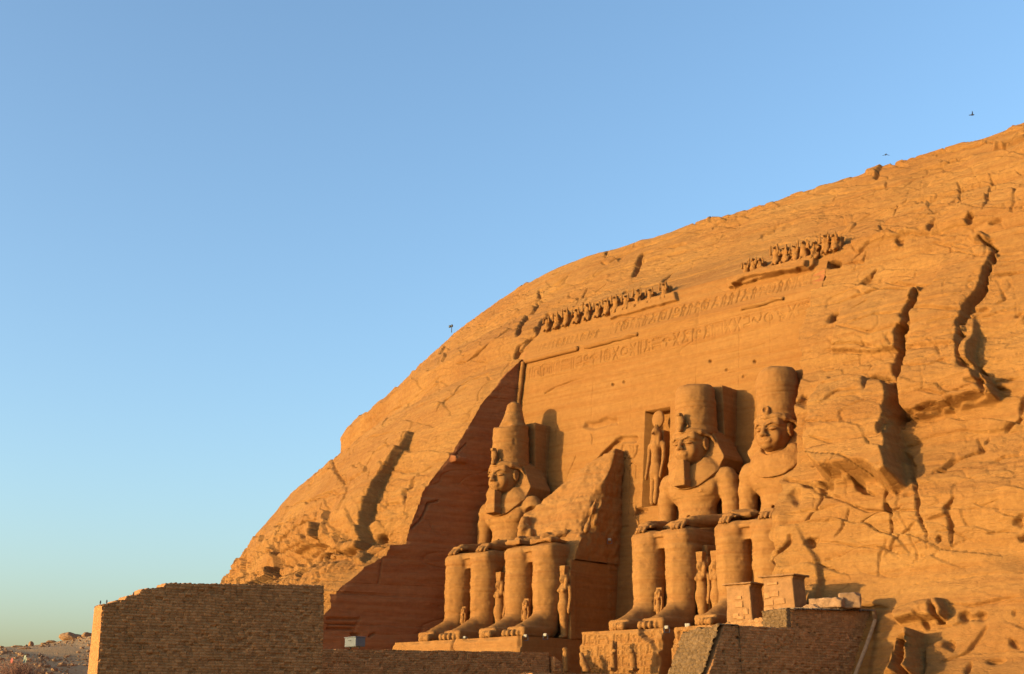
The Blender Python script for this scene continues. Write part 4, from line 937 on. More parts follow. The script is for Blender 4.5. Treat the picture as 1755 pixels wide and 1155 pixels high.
def figure(name, mesh, u, f, z, label, cat, group, seed, s=1.0, amp=.03):
    P, Q = mesh; p = rough(P * s, Q, amp, .4, seed, .008, (u, f, z)).copy(); p[:, 1] *= -1
    o = mesh_np(name, p, Q[:, ::-1], M_STAT); o.location = (u, -f, z); return tag(o, label, cat, group)
gq = 'queen figures standing beside the legs of the seated giants'
for i, lab in ((0, 'tall queen figure standing between the double-crowned giant and the broken giant'), (1, 'tall queen figure in front of the throne side of the broken giant, well lit'), (2, 'tall queen figure in the gap between the bearded and the rightmost giant')):
    figure('queen_statue', m_queen, US[i] + 3.35, 6.6, 0, lab, 'statue', gq, 100 + i)
figure('queen_statue', m_queen, US[3] - 3.6, 6.3, 0, 'shadowed queen figure left of the rightmost giant, beside its shin', 'statue', gq, 104)
gp = 'small royal children standing between the giants\' feet'
figure('prince_statue', m_prin2, US[0] - .05, 7.9, .9, 'small child figure between the shins of the double-crowned giant', 'statue', gp, 110)
figure('prince_statue', m_prin, US[1], 7.9, .6, 'small child figure with back slab between the shins of the broken giant', 'statue', gp, 111)
figure('prince_statue', m_prin, US[2], 7.9, .6, 'small child figure between the shins of the bearded giant', 'statue', gp, 112)
figure('prince_statue', m_prin2, US[3] + .1, 7.9, .9, 'small child figure between the shins of the rightmost giant', 'statue', gp, 113)

# falcon god in the niche
v = Vol((-1.3, -1.4, -.2), (1.3, 1.6, 9.3), .065)
v.cap((-.42, .1, .3), (-.4, .1, 3.4), .3, .38, k=.15); v.cap((.42, .5, .3), (.4, .2, 3.4), .3, .38, k=.15); v.cap((0, .1, 3.0), (0, .1, 4.2), .68, .52, k=.3); v.cap((0, .1, 4.2), (0, .1, 5.4), .5, .66, k=.3)
v.cap((-.72, .1, 5.6), (.72, .1, 5.6), .34, .34, k=.3)
for q in (-1, 1):
    v.cap((.98 * q, .1, 5.5), (1.05 * q, .15, 4.2), .26, .22, k=.1); v.cap((1.05 * q, .15, 4.2), (1.0 * q, .45, 2.9), .21, .17, k=.1); v.ell((1.0 * q, .5, 2.6), (.18, .22, .3), .1)
    v.cap((.42 * q, .25, 6.6), (.5 * q, .4, 5.6), .22, .2, k=.1)
v.ell((0, .25, 6.75), (.5, .55, .5), .15); v.cap((0, .7, 6.7), (0, .95, 6.5), .17, .08, k=.1); v.cap((0, .1, 5.6), (0, .2, 6.5), .45, .45, k=.2)
v.ell((0, .05, 8.05), (.84, .3, .84), .04); v.cap((0, .4, 7.1), (0, .42, 7.5), .09, .07, k=.04)
v.box((0, -.7, 3.5), (.7, .6, 3.5), .05, .1)
P, Q = v.mesh(); P = P * np.array([.8, 1, 1]); P[:, 1] -= .1 * P[:, 2]
figure('falcon_god_statue', (P, Q), .0, -1.45, 11.95, 'falcon headed god with a sun disc standing in the niche over the door', 'statue', None, 120)

# baboons of the top frieze
v = Vol((-.75, -.6, -.1), (.75, .75, 2.3), .06)
v.ell((0, .0, .75), (.44, .4, .72), .1); v.ell((0, .05, 1.35), (.42, .36, .5), .15); v.ell((0, .15, 1.82), (.27, .3, .26), .1); v.cap((0, .35, 1.78), (0, .58, 1.72), .14, .1, k=.08)
for q in (-1, 1):
    v.cap((.25 * q, .1, .5), (.28 * q, .35, .1), .2, .14, k=.1); v.cap((.36 * q, .1, 1.45), (.52 * q, .35, 1.25), .14, .12, k=.08); v.cap((.52 * q, .35, 1.25), (.46 * q, .5, 1.85), .12, .09, k=.06); v.ell((.46 * q, .5, 1.95), (.09, .08, .14), .04)
v.box((0, -.4, .9), (.5, .25, .95), .05, .1)
m_bab = v.mesh()
gb = 'row of baboon figures along the top of the temple front'
bx1 = [232+27, 305, 352, 405, 458, 512, 556, 600, 655, 712, 775, 845]
def row_y(x): return 545 - (x - 258) * (545 - 385) / (845 - 258)
lab1 = ['baboon at the far left end of the long left row', 'second baboon from the left end of the left row', 'third baboon from the left end of the left row', 'fourth baboon from the left end of the left row', 'fifth baboon from the left end of the left row', 'sixth baboon from the left end of the left row',
        'seventh baboon from the left end of the left row', 'eighth baboon from the left, left of the small gap', 'ninth baboon from the left, right of the small gap', 'third baboon from the right end of the left row', 'second baboon from the right end of the left row', 'baboon at the right end of the left row, below the dark cleft']
def baboon(x, y, lab, k, s=.8, worn=.05):
    q = on_cliff(*T('r7', [(x, y)])[0])
    P, Q = m_bab; P = P.copy(); P[:, 2] *= 1 + .09 * math.sin(k * 3.7); P = P[:] if k % 5 else P * np.array([.9, 1, .93]); p = rough(P * s * np.array([.95, 1.1, 1.0]), Q, worn * (1.6 + 1.2 * math.sin(k * 2.3)), .35, 130 + k, 0, q).copy(); p[:, 1] *= -1
    o = mesh_np('baboon_statue', p, Q[:, ::-1], M_WALL); o.location = (q[0], -(q[1] + .02), q[2] - .05); o.rotation_euler = (-.18, 0, .25 * math.sin(k * 5.1))
    tag(o, 'worn carved ' + lab, 'statue', gb)
for k, x in enumerate(bx1): baboon(x, row_y(x) + 8, lab1[k], k, .88)
bx2 = [(1255, 272), (1292, 262), (1328, 250), (1405, 222), (1452, 215), (1502, 205), (1545, 195), (1600, 188), (1655, 165), (1700, 150)]
lab2 = ['baboon at the left end of the short right row', 'second baboon of the right row, in the small left cluster', 'third baboon of the right row, last before the gap', 'fourth baboon of the right row, first after the gap', 'fifth baboon of the right row', 'sixth baboon of the right row',
        'seventh baboon of the right row', 'eighth baboon of the right row, above the cornice end', 'slim worn baboon, second from the right end of the right row', 'slim worn baboon at the far right end of the right row']
for k, (x, y) in enumerate(bx2): baboon(x, y, lab2[k], 40 + k, .72 if k < 3 else .9, .09)

# ------------------------------------------------------------------ pedestals with carved fronts
SEQ3 = ['man', 'cart', 'ankh', 'wave', 'bird', 'reed', 'sun_small', 'cart', 'man', 'eye', 'nest', 'zig', 'figure', 'cart']
def pedestal(u0, u1, label, seed, z0=-4.2, f1=13.0, carved=True, hole=None):
    r = tag(empty('pedestal', ((u0 + u1) / 2, -f1 / 2, z0)), label, 'pedestal', 'carved stone pedestals under the seated giants')
    uc, oy = (u0 + u1) / 2, f1 / 2
    fu = np.arange(u0, u1 + .03, .055); fz = np.arange(z0, -.02, .055)
    U_, Z_ = np.meshgrid(fu, fz); H = np.zeros_like(U_)
    if carved:
        for k in range(4): write_glyphs(SEQ3[k * 3:] + SEQ3[:k * 3], u0 + .35, u1 - .3, -1.0 - .85 * k, -.35 - .85 * k, .055, .13, H, U_, Z_)
        for k in range(5): carve((u0 + .3, -.3 - .84 * k), (u1 - .3, -.3 - .84 * k), .04, .06, H, U_, Z_)
        for k in range(6): carve((u0 + 1.0 + k * 1.2, -.3), (u0 + 1.0 + k * 1.2, -3.7), .035, .05, H, U_, Z_)
    top = fz[-1]
    Vv = f1 + H + .09 * fbm(U_ / 1.5, Z_, Z_ / .8, 4, seed) - .22 * np.clip((top - .45 - Z_) * 0 + sstep(top - .35, top, Z_) * (.5 + vnoise(U_ / .8, Z_, Z_, seed + 1)), 0, 1) - .04 * (Z_ - z0)
    ch = sstep(.35, 0, U_ - u0) + sstep(.35, 0, u1 - U_); Vv -= .3 * ch * np.clip(.6 + vnoise(U_, Z_ / .6, Z_ / .6, seed + 2), 0, 1)
    if hole is not None:   # plaster gone: rough broken corner
        sd = poly_sd(U_, Z_, hole); Vv -= sstep(-.05, .2, sd) * (.55 + .3 * fbm(U_ / .5, Z_ / .5, Z_, 4, seed + 3))
    # bend the ends and the top back to make a closed block
    nF = len(fu); A = np.stack([U_, Vv, Z_], -1)
    back = lambda col, n=40: np.stack([np.stack([np.full(n, c[0]), np.linspace(1.0, c[1], n), np.full(n, c[2])], -1) for c in col])
    L_ = back(A[:, 0]); R2 = back(A[:, -1])[:, ::-1]
    for S_, sg in ((L_, -1), (R2, 1)):
        w_ = np.sin(np.linspace(0, math.pi, 40))[None] ** .3; S_[..., 0] += sg * .0 + .07 * fbm(S_[..., 1] / 1.2, S_[..., 2] / .8, S_[..., 0], 4, seed + 7) * w_
    full = np.concatenate([L_[:, :-1], A, R2[:, 1:]], 1)
    full = full - np.array([uc, oy, z0]); grid_obj('carved_block', full, M_STAT, r)
    tt = np.linspace(0, 1, 60)[:, None, None]; edge = A[-1][None]; T_ = edge * 1.0 + tt * 0; T_ = np.repeat(edge, 60, 0); T_[..., 1] = 1.0 + (edge[..., 1] - 1.0) * (1 - tt[..., 0]); T_[..., 2] += .04 * fbm(T_[..., 0], T_[..., 1], T_[..., 2], 3, seed + 9) * np.sin(tt[..., 0] * math.pi) ** .3
    grid_obj('top_slab', T_ - np.array([uc, oy, z0]), M_STAT, r)
    return r
pedestal(-19.0, -11.35, 'low pedestal under the feet of the double-crowned giant, darker broken stone', 401, carved=False)
pedestal(-11.25, -3.6, 'pedestal under the feet of the broken giant, beside the double-crowned giant', 402, carved=False)
pedestal(2.75, 10.35, 'pedestal covered in hieroglyphs under the feet of the bearded giant', 403, hole=[(8.2, 0.2), (8.7, -.7), (9.4, -1.0), (9.9, -1.7), (10.5, -1.8), (10.6, .2)])
pedestal(11.35, 19.0, 'pedestal under the rightmost giant, partly covered by rubble masonry', 404, hole=[(11.2, .2), (11.2, -1.6), (11.9, -1.5), (12.4, -.9), (13.2, .2)])
# ------------------------------------------------------------------ masonry walls
def masonry(name, path, zt, zb, mat, thick=2.0, batter=.06, bh=.145, bl=.42, hmul=1.0, parent=None, seed=1, h=.045, hole=.02, rub=False, irregular=0.0, origin=None, face='right', back=None):
    """battered wall of bricks. path: (u0,v0)->(u1,v1); zt(t): top height along it; visible face on the right-hand side"""
    (u0, v0), (u1, v1) = path; L = math.hypot(u1 - u0, v1 - v0); dx, dy = (u1 - u0) / L, (v1 - v0) / L
    nx, ny = (dy, -dx) if face == 'right' else (-dy, dx)
    s = np.arange(0, L + h, h); s[-1] = L
    ztop = np.array([zt(a / L) for a in s]); ztm = ztop.max(); nz = int((ztm - zb) / h) + 1
    Zn = np.linspace(0, 1, nz)[:, None]
    S = np.repeat(s[None], nz, 0); Zq = zb + Zn * (ztm - zb)
    Zt = np.minimum(np.repeat(Zq, len(s), 1), ztop[None]) ; Z = Zt
    wz = Z + .03 * vnoise(S / 1.5, Z * 0, Z / 1.5, seed) ; ws = S + .05 * vnoise(S / .8, Z * 0 + 3, Z / .5, seed + 1)
    if rub:
        f1, e, cid, ox, oy = voronoi2(ws / .36, wz / .24, seed); D_ = .09 * (cid - .5) + .06 * (1 - f1) - .14 * np.exp(-(e / .09) ** 2); tint = cid
    else:
        r = np.floor(wz / bh); off = _h(r.astype(np.int64), r.astype(np.int64) * 0, r.astype(np.int64) * 0, seed) * bl
        c = np.floor((ws + off) / bl); fr = (ws + off) / bl - c; fz = wz / bh - r
        hid = _h(c.astype(np.int64), r.astype(np.int64), c.astype(np.int64) * 0, seed + 2)
        e = np.minimum(np.minimum(fr, 1 - fr) * bl, np.minimum(fz, 1 - fz) * bh)
        D_ = .05 * (hid - .5) - .07 * np.exp(-(e / .03) ** 2); tint = hid
        hl = sstep(.55, .85, vnoise(ws / .3, Z * 0, wz / .2, seed + 4) + .25 * vnoise(S / 3, Z * 0, Z / 2, seed + 5)) ; D_ -= .10 * hl * (hole / .02)
        miss = (hid > 1 - hole) & (e > .01); D_ = np.where(miss, D_ - .16, D_)
    D_ += .05 * fbm(S / 2.5, Z * 0, Z / 2.5, 3, seed + 6) + .02 * fbm(S / .2, Z * 0, Z / .2, 2, seed + 7)
    D_ = D_ + batter * (ztm - Z)
    U_ = u0 + dx * S + nx * D_; V_ = v0 + dy * S + ny * D_
    A = np.stack([U_, V_, Z], -1)
    # ragged top and the far side, closing the body
    nb = 10; tt = np.linspace(0, 1, nb)[:, None]
    topU = A[-1][None, :, 0] * (1 - tt) + (u0 + dx * s - nx * thick)[None] * tt; topV = A[-1][None, :, 1] * (1 - tt) + (v0 + dy * s - ny * thick)[None] * tt
    topZ = ztop[None] + .05 * fbm(topU / .4, topV / .4, topU * 0, 3, seed + 8) * np.sin(tt * math.pi) + 0 * tt
    Tp = np.stack([topU, topV, topZ], -1)
    bz = np.linspace(1, 0, 20)[:, None]; bk = np.repeat(Tp[-1][None], 20, 0); bk[..., 2] = zb + (Tp[-1][None, :, 2] - zb) * bz; back = batter if back is None else back; bk[..., 0] -= nx * back * (ztop[None] - bk[..., 2]); bk[..., 1] -= ny * back * (ztop[None] - bk[..., 2])
    full = np.concatenate([A, Tp[1:], bk[1:]], 0)
    # ends
    origin = origin or (u0, v0, zb); og = np.array(origin)
    par = parent
    o = grid_obj(name, full - og, mat, par)
    me = o.data; at = me.attributes.new('tint', 'FLOAT', 'POINT')
    tf = np.concatenate([tint, np.full((full.shape[0] - A.shape[0], A.shape[1]), .5)], 0).ravel(); at.data.foreach_set('value', tf.astype(np.float32))
    if not par: o.location = (og[0], -og[1], og[2])
    return o, full

def end_cap(name, full, og, side, mat, parent, seed, rub=False, lean=None):
    """brick end face between the front and back outlines of a wall (side 0 or -1)"""
    col = full[:, side]; k = int(np.argmax(col[:, 2])); n = 120
    zb = col[0, 2]; ztop = col[:, 2].max(); zz = np.linspace(zb, ztop - .01, n)
    fr = col[:k + 1]; bkk = col[k:][::-1]
    F_ = np.stack([np.interp(zz, np.maximum.accumulate(fr[:, 2]), fr[:, j]) for j in range(3)], -1); B_ = np.stack([np.interp(zz, np.maximum.accumulate(bkk[:, 2]), bkk[:, j]) for j in range(3)], -1)
    F_[:, 2] = zz; B_[:, 2] = zz; w = np.linspace(0, 1, 40)[None, :, None]; A = F_[:, None] * (1 - w) + B_[:, None] * w
    out = (full[:, 0] - full[:, 3]) if side == 0 else (full[:, -1] - full[:, -4]); out = out[5]; out[2] = 0; out /= np.linalg.norm(out) + 1e-9
    d = .06 * fbm(A[..., 0] / .3 + A[..., 1] / .3, A[..., 2] / .15, A[..., 2] * 0, 3, seed) * np.sin(w[..., 0] * math.pi) ** .4
    A = A + out * d[..., None]
    o = grid_obj(name, A - np.array(og), mat, parent)
    at = o.data.attributes.new('tint', 'FLOAT', 'POINT'); at.data.foreach_set('value', np.full(len(o.data.vertices), .6, np.float32))
    return o

def steps(pts, st=.0):
    xs = [p[0] for p in pts]; ys = [p[1] for p in pts]
    return lambda t: float(np.interp(t, xs, ys))

# big wall at the left: from its low outer end to its high inner end
A0, A1 = (0.6, 53.0), (4.2, 39.7)
def top_big(t):
    # stepped, weathered rise from the outer end
    base = np.interp(t, [0, .05, .054, .09, .10, .15, .158, .205, .254, .262, .41, 1.0], [-.25, -.06, .02, .08, .30, .42, .70, .85, .93, 1.18, 1.25, 1.57])
    return base + .035 * math.sin(t * 87) * math.sin(t * 191) + .025 * math.sin(t * 311)
r = tag(empty('brick_wall', (A0[0], -A0[1], -9)), 'big dark mud brick wall at the left with stepped crumbling top', 'wall')
o, full = masonry('brick_body', (A0, A1), top_big, -9.0, M_BRICK, 1.6, .05, .17, .40, parent=r, seed=501, h=.04, hole=.02, origin=(A0[0], A0[1], -9.0), face='left')
end_cap('wall_end', full, (A0[0], A0[1], -9.0), 0, M_BRICK, r, 503)
end_cap('wall_end', full, (A0[0], A0[1], -9.0), -1, M_BRICK, r, 504)
def brick_wall(p0, p1, zt, zb, mat, label, seed, thick=1.4, batter=.05, bh=.14, bl=.38, rub=False, hole=.02, face='left', caps=(True, True), name='brick_wall', group=None, h=.045):
    og = (p0[0], p0[1], zb); r = tag(empty(name, (og[0], -og[1], og[2])), label, 'wall', group)
    o, full = masonry('brick_body' if not rub else 'rubble_body', (p0, p1), zt, zb, mat, thick, batter, bh, bl, parent=r, seed=seed, h=h, hole=hole, origin=og, face=face, rub=rub)
    for i, sd in enumerate((0, -1)):
        if caps[i]: end_cap('wall_end', full, og, sd, mat, r, seed + i)
    return r
def lin(a, b, j=.03, sd=0): return lambda t: a + (b - a) * t + j * math.sin(t * 61 + sd) * math.sin(t * 23 + sd)
# low walls at the bottom
brick_wall((-5.2, 40.6), (2.05, 15.7), lambda t: -1.96 + .34 * t + .03 * math.sin(t * 61) * math.sin(t * 23), -8.5, M_BRICK, 'long low mud brick wall below the broken and the double-crowned giants', 511, bh=.17, bl=.4)
brick_wall((2.5, 15.6), (3.0, 13.9), lambda t: -1.95 - 1.3 * t, -8.5, M_BRICK, 'short broken end stepping down from the long low brick wall', 515, thick=.9)
brick_wall((12.6, 29.4), (16.3, 15.2), lin(-3.72, -3.62, .02), -8.6, M_BRICK, 'lowest brick wall in front of the hieroglyph pedestals, only its top edge visible', 521, bh=.17)
# right-hand walls
RA, RB = (23.53, 29.0), (27.1, 10.6)
def top_r(t):
    return float(np.interp(t, [0, .217, 1], [-8.6, -1.1, -.84])) + .03 * math.sin(t * 90) * math.sin(t * 31)
brick_wall(RA, RB, top_r, -8.7, M_BRICK, 'dark mud brick wall at the lower right, running up to the cliff', 531, thick=1.6, batter=.04, bh=.17, bl=.4, hole=.03)
brick_wall((20.9, 24.2), (24.35, 24.9), lambda t: -1.5 + .45 * t + .12 * math.sin(t * 17) * math.sin(t * 7 + 1), -8.7, M_RUB, 'sloping end of rough rubble masonry beside the lower right brick wall', 541, thick=1.2, batter=.55, rub=True, face='left', name='rubble_wall') if False else None
def rubble_ramp():
    og = (22.4, 24.5, -8.7); r = tag(empty('rubble_wall', (og[0], -og[1], og[2])), 'sloping end of rough rubble masonry where the lower right brick wall begins', 'wall')
    o, full = masonry('rubble_body', ((24.22, 25.4), (21.1, 24.55)), lambda t: -1.08 + .12 * math.sin(t * 19) * math.sin(t * 7 + 1) - .25 * t, -8.7, M_RUB, 1.6, .50, parent=r, seed=541, h=.045, rub=True, origin=og, face='right', back=0.0)
    end_cap('rubble_side', full, og, -1, M_RUB, r, 543)
    return r
rubble_ramp()
brick_wall((25.35, 19.0), (27.2, 9.8), lin(.15, .45, .02), -1.2, M_BRICK, 'upper strip of brick wall with a reed capping, above the lower right wall', 551, thick=1.0, hole=.015)
brick_wall((23.2, 18.9), (25.25, 19.3), lin(.15, .2, .05), -1.3, M_RUB, 'short lit rubble wall beside the reed capped brick wall', 555, thick=1.0, rub=True, face='left', name='rubble_wall')
brick_wall((17.7, 17.2), (23.3, 18.2), lin(-.45, -.15, .06), -1.6, M_PATCH, 'low sunlit patchwork wall carrying the two small stone gateposts', 559, thick=1.2, bh=.26, bl=.5, face='left', hole=.0, name='patched_wall')
# reed capping
rng = np.random.RandomState(5)
def rods(name, items, mat, parent=None, og=(0, 0, 0), seg=6):
    Vv, Fv = [], []
    for a, b, ra, rb in items:
        a, b = np.array(a, float), np.array(b, float); t = b - a; t /= np.linalg.norm(t) + 1e-9
        x = np.cross(t, [0.3, .2, 1.0]); x /= np.linalg.norm(x); y = np.cross(t, x); k = len(Vv)
        for i in range(seg):
            c_, s_ = math.cos(2 * math.pi * i / seg), math.sin(2 * math.pi * i / seg)
            Vv.append(a + (x * c_ + y * s_) * ra); Vv.append(b + (x * c_ + y * s_) * rb)
        for i in range(seg): j = (i + 1) % seg; Fv.append((k + 2 * i, k + 2 * j, k + 2 * j + 1, k + 2 * i + 1))
        Vv.append(a); Vv.append(b)
        for i in range(seg): j = (i + 1) % seg; Fv.append((k + 2 * i, k + 2 * j, k + 2 * seg, k + 2 * seg)); Fv.append((k + 2 * i + 1, k + 2 * j + 1, k + 2 * seg + 1, k + 2 * seg + 1))
    Fv = [f for f in Fv]
    V_ = (np.array(Vv) - np.array(og)) * np.array([1, -1, 1.0])
    me = bpy.data.meshes.new(name); me.from_pydata([tuple(p) for p in V_], [], [tuple(dict.fromkeys(f)) for f in Fv]); me.materials.append(mat)
    for p in me.polygons: p.use_smooth = True
    o = bpy.data.objects.new(name, me); C.objects.link(o)
    if parent: o.parent = parent
    return o
M_REED = plain('dry_reed', (.20, .13, .07), .9); M_WOOD = plain('weathered_branch', (.26, .17, .10), .9)
it = []
for i in range(150):
    t = i / 149; u = 25.35 + 1.85 * t; v = 19.0 - 9.2 * t; z = .17 + .3 * t + rng.uniform(-.02, .02)
    it.append(((u + .22 + rng.uniform(-.06, .06), v, z + .05 - rng.uniform(0, .08)), (u - .9, v - .15, z + .07), .04, .035))
o = rods('reed_capping', it, M_REED, og=(25.35, 19.0, .1)); o.location = (25.35, -19.0, .1); tag(o, 'layer of dry reed stalks laid across the top of the upper brick strip', 'reed capping')
# crooked pole leaning at the wall's inner end
pl = [on_plane(x, y, 'u', 27.6) for x, y in ((1497, 1046), (1500, 1062), (1490, 1092), (1483, 1112), (1472, 1140), (1463, 1165))]
it = [(pl[i], pl[i + 1], .13 - .01 * i * 0, .13) for i in range(5)]
o = rods('crooked_trunk', [((a[0], a[1], a[2]), (b[0], b[1], b[2]), r1, r2) for a, b, r1, r2 in it], M_WOOD, og=tuple(pl[5]), seg=10); o.location = (pl[5][0], -pl[5][1], pl[5][2]); tag(o, 'long crooked branch leaning where the brick wall meets the cliff', 'branch')

# two small gateposts / altars with flared cornice
def gatepost(u, v, z, w, dpt, h, label, seed, patches):
    r = tag(empty('stone_gatepost', (u, -v, z)), label, 'gatepost', 'small tapered stone gateposts on the patched wall')
    vb = Vol((-w - .4, -dpt - .4, -.1), (w + .4, dpt + .4, h + .3), .05)
    vb.box((0, 0, h / 2 - .1), (w, dpt, h / 2 - .05), .02, .02, taper=-.05)
    P, Q = vb.mesh(); p = rough(P, Q, .03, .5, seed, 0.0, (u, v, z)).copy(); p[:, 1] *= -1
    o = mesh_np('post_body', p, Q[:, ::-1], M_PATCH, r); o.data.attributes.new('tint', 'FLOAT', 'POINT').data.foreach_set('value', np.full(len(p), .35, np.float32))
    vc = Vol((-w - .5, -dpt - .5, h - .5), (w + .5, dpt + .5, h + .3), .04)
    vc.box((0, 0, h - .2), (w - .02, dpt - .02, .16), .02, .02, taper=.5); vc.box((0, 0, h), (w + .2, dpt + .22, .06), .02, .02)
    P, Q = vc.mesh(); p = rough(P, Q, .04, .3, seed + 1, 0.0, (u, v, z)).copy(); p[:, 1] *= -1
    o = mesh_np('cornice', p, Q[:, ::-1], M_PATCH, r); o.data.attributes.new('tint', 'FLOAT', 'POINT').data.foreach_set('value', np.full(len(p), .3, np.float32))
    for k, (x, y, a, b) in enumerate(patches):
        vp = Vol((-a - .1, -.15, -b - .1), (a + .1, .15, b + .1), .03); vp.box((0, 0, 0), (a, .07, b), .03, .01)
        P, Q = vp.mesh(); p = rough(P, Q, .03, .25, seed + 5 + k, 0.0, (u, v, z)).copy(); p[:, 1] *= -1
        o = mesh_np('stone_block', p, Q[:, ::-1], M_PATCH, r); o.location = (x, -(dpt + .0), y); o.data.attributes.new('tint', 'FLOAT', 'POINT').data.foreach_set('value', np.full(len(p), 1.0, np.float32))
gatepost(19.3, 14.8, -.75, 1.0, .8, 3.15, 'smaller tapered gatepost in front of the rightmost giant\'s shin', 561, [(.0, 2.2, .28, .12), (.05, 1.75, .3, .2), (.55, 1.25, .2, .2), (-.25, 1.0, .25, .17), (.1, .85, .3, .1)])
gatepost(22.35, 14.6, -.6, 1.2, .8, 3.35, 'larger tapered gatepost nearer the cliff, with pale stone blocks in its face', 571, [(-.85, 2.1, .22, .2), (-.3, 2.15, .35, .18), (-.75, 1.6, .35, .2), (.1, 1.65, .4, .18), (-.8, 1.1, .38, .17), (-.4, 2.85, .4, .08)])
# blocks above the reed wall
def cut_block(px, py, vv, hh, rz, label, seed):
    q = on_plane(px, py, 'v', vv); v = Vol(-np.array(hh) * 1.3 - .1, np.array(hh) * 1.3 + .1, .06); v.box((0, 0, 0), hh, .08, 0, taper=.06)
    for k in range(3): v.ell(((-1) ** k * hh[0], hh[1] * (k - 1), hh[2]), (.35, .4, .22), .05, sub=True)
    P, Q = v.mesh(); p = rough(P, Q, .09, .5, seed, 0, q).copy(); p[:, 1] *= -1
    o = mesh_np('stone_block', p, Q[:, ::-1], M_STONE); o.location = (q[0], -q[1], q[2]); o.rotation_euler = (0, 0, rz); tag(o, label, 'stone')
cut_block(1420, 1034, 14.4, (1.15, .6, .33), .1, 'flat lit stone block resting against the cliff above the brick wall', 601)
cut_block(1457, 1030, 13.6, (.7, .6, .5), .5, 'cube shaped stone block at the cliff foot, right of the flat block', 602)
cut_block(1392, 1040, 15.0, (.55, .4, .16), .2, 'small flat stone on the wall top beside the larger gatepost', 603)
# terrace ledge under the upper objects
def slab_obj(name, lo, hi, mat, seed, h=.12):
    v = Vol(np.array(lo) - .4, np.array(hi) + .4, h); c_ = (np.array(lo) + np.array(hi)) / 2; hh = (np.array(hi) - np.array(lo)) / 2
    v.box(c_, hh, .1, .02); P, Q = v.mesh(); p = rough(P, Q, .1, .7, seed, 0).copy(); p[:, 1] *= -1; return mesh_np(name, p, Q[:, ::-1], mat)
tag(slab_obj('terrace', (17.0, 8, -5), (25.6, 15.6, -.75), M_SAND, 611), 'stone terrace floor beside the pedestals', 'terrace', kind='structure')
tag(slab_obj('terrace', (-21.0, 8, -8), (23.6, 16.2, -4.2), M_SAND, 613, .2), 'sandy terrace below the pedestals', 'terrace', kind='structure')

# small statuettes on the terrace in front of the carved pedestals
def statuette(px, py, vv, h, kind, label, seed):
    q = on_plane(px, py, 'v', vv); v = Vol((-.6, -.6, -.1), (.6, .6, h + .3), .04)
    if kind == 'king':
        v.cap((0, 0, 0), (0, 0, h * .6), .22, .2, k=.05); v.cap((-.18, 0, h * .68), (.18, 0, h * .68), .12, .12, k=.1); v.cap((0, .05, h * .75), (0, .08, h * .85), .13, .14, k=.08); v.cap((0, 0, h * .88), (0, 0, h), .13, .07, k=.05); v.box((0, -.2, h / 2), (.2, .12, h / 2), .03, .05); v.box((0, .25, .1), (.15, .2, .1), .03, .05)
        v.cap((-.2, .12, h * .5), (.15, .22, h * .6), .07, .07, k=.05)
    elif kind == 'falcon':
        v.cap((0, 0, .2), (0, .1, h * .7), .28, .24, k=.1); v.ell((0, .2, h * .85), (.2, .25, .2), .1); v.cap((0, .4, h * .85), (0, .48, h * .78), .07, .03, k=.05); v.cap((0, -.2, .1), (0, -.35, 0), .15, .1, k=.1); v.box((0, 0, .08), (.25, .4, .08), .02, .05)
    elif kind == 'stump': v.cap((0, 0, 0), (.04, 0, h * .9), .26, .2, k=.05); v.ell((.05, .08, h * .93), (.2, .22, .16), .08); v.box((0, -.15, h * .4), (.2, .15, h * .4), .03, .05)
    else: v.cap((.25, 0, 0), (-.25, 0, h), .3, .16, k=.05); v.ell((0, .15, h * .5), (.25, .2, h * .3), .1)
    P, Q = v.mesh(); p = rough(P, Q, .05, .3, seed, 0, q).copy(); p[:, 1] *= -1
    o = mesh_np('terrace_statuette', p, Q[:, ::-1], M_STAT); o.location = (q[0], -q[1], q[2]); tag(o, label, 'statuette', 'small statuettes standing along the terrace')
statuette(969, 1149, 14.6, 1.7, 'stump', 'headless lit stump of a statuette left of the hieroglyph pedestal', 621)
statuette(1001, 1149, 14.4, 1.2, 'lean', 'leaning broken statuette before the left corner of the hieroglyph pedestal', 622)
statuette(1051, 1149, 14.4, 2.1, 'king', 'tallest upright statuette in front of the middle of the hieroglyph pedestal', 623)
statuette(1086, 1149, 14.4, 1.6, 'falcon', 'falcon shaped statuette near the right side of the hieroglyph pedestal', 624)
statuette(1162, 1146, 14.4, 1.4, 'stump', 'broken statuette before the pedestal of the rightmost giant', 625)

# floodlights and other small fittings
M_WHITE = plain('white_paint', (.34, .30, .22), .6, var=.1); M_GREY = plain('grey_metal', (.085, .095, .10), .6, var=.15); M_DARK = plain('dark_metal', (.03, .03, .03), .6)
def lamp(x, y, axis, val, label, s=1.0, ang=.4):
    q = on_plane(x, y, axis, val); r = tag(empty('floodlight', (q[0], -q[1], q[2]), ang), label, 'floodlight', 'small white floodlights for the night show')
    v = Vol((-.35, -.3, .1), (.35, .4, .7), .03); v.box((0, .05, .38), (.14 * s, .1, .12 * s), .04, .02, taper=.1)
    P, Q = v.mesh(); P[:, 1] *= -1; mesh_np('lamp_head', P, Q[:, ::-1], M_WHITE, r)
    rods('bracket', [((-.2, 0, 0), (-.2, 0, .4), .025, .025), ((.2, 0, 0), (.2, 0, .4), .025, .025), ((-.2, 0, .02), (.2, 0, .02), .03, .03)], M_GREY, r)
lamp(901, 1098, 'v', 12.2, 'floodlight on the pedestal edge by the broken giant\'s right foot'); lamp(935, 1096, 'v', 10.5, 'floodlight on the pedestal right of the broken giant\'s feet')
lamp(1143, 1084, 'v', 12.4, 'floodlight at the right foot of the bearded giant'); lamp(1179, 1081, 'v', 11.6, 'floodlight between the bearded and the rightmost giant\'s feet', 1.3)
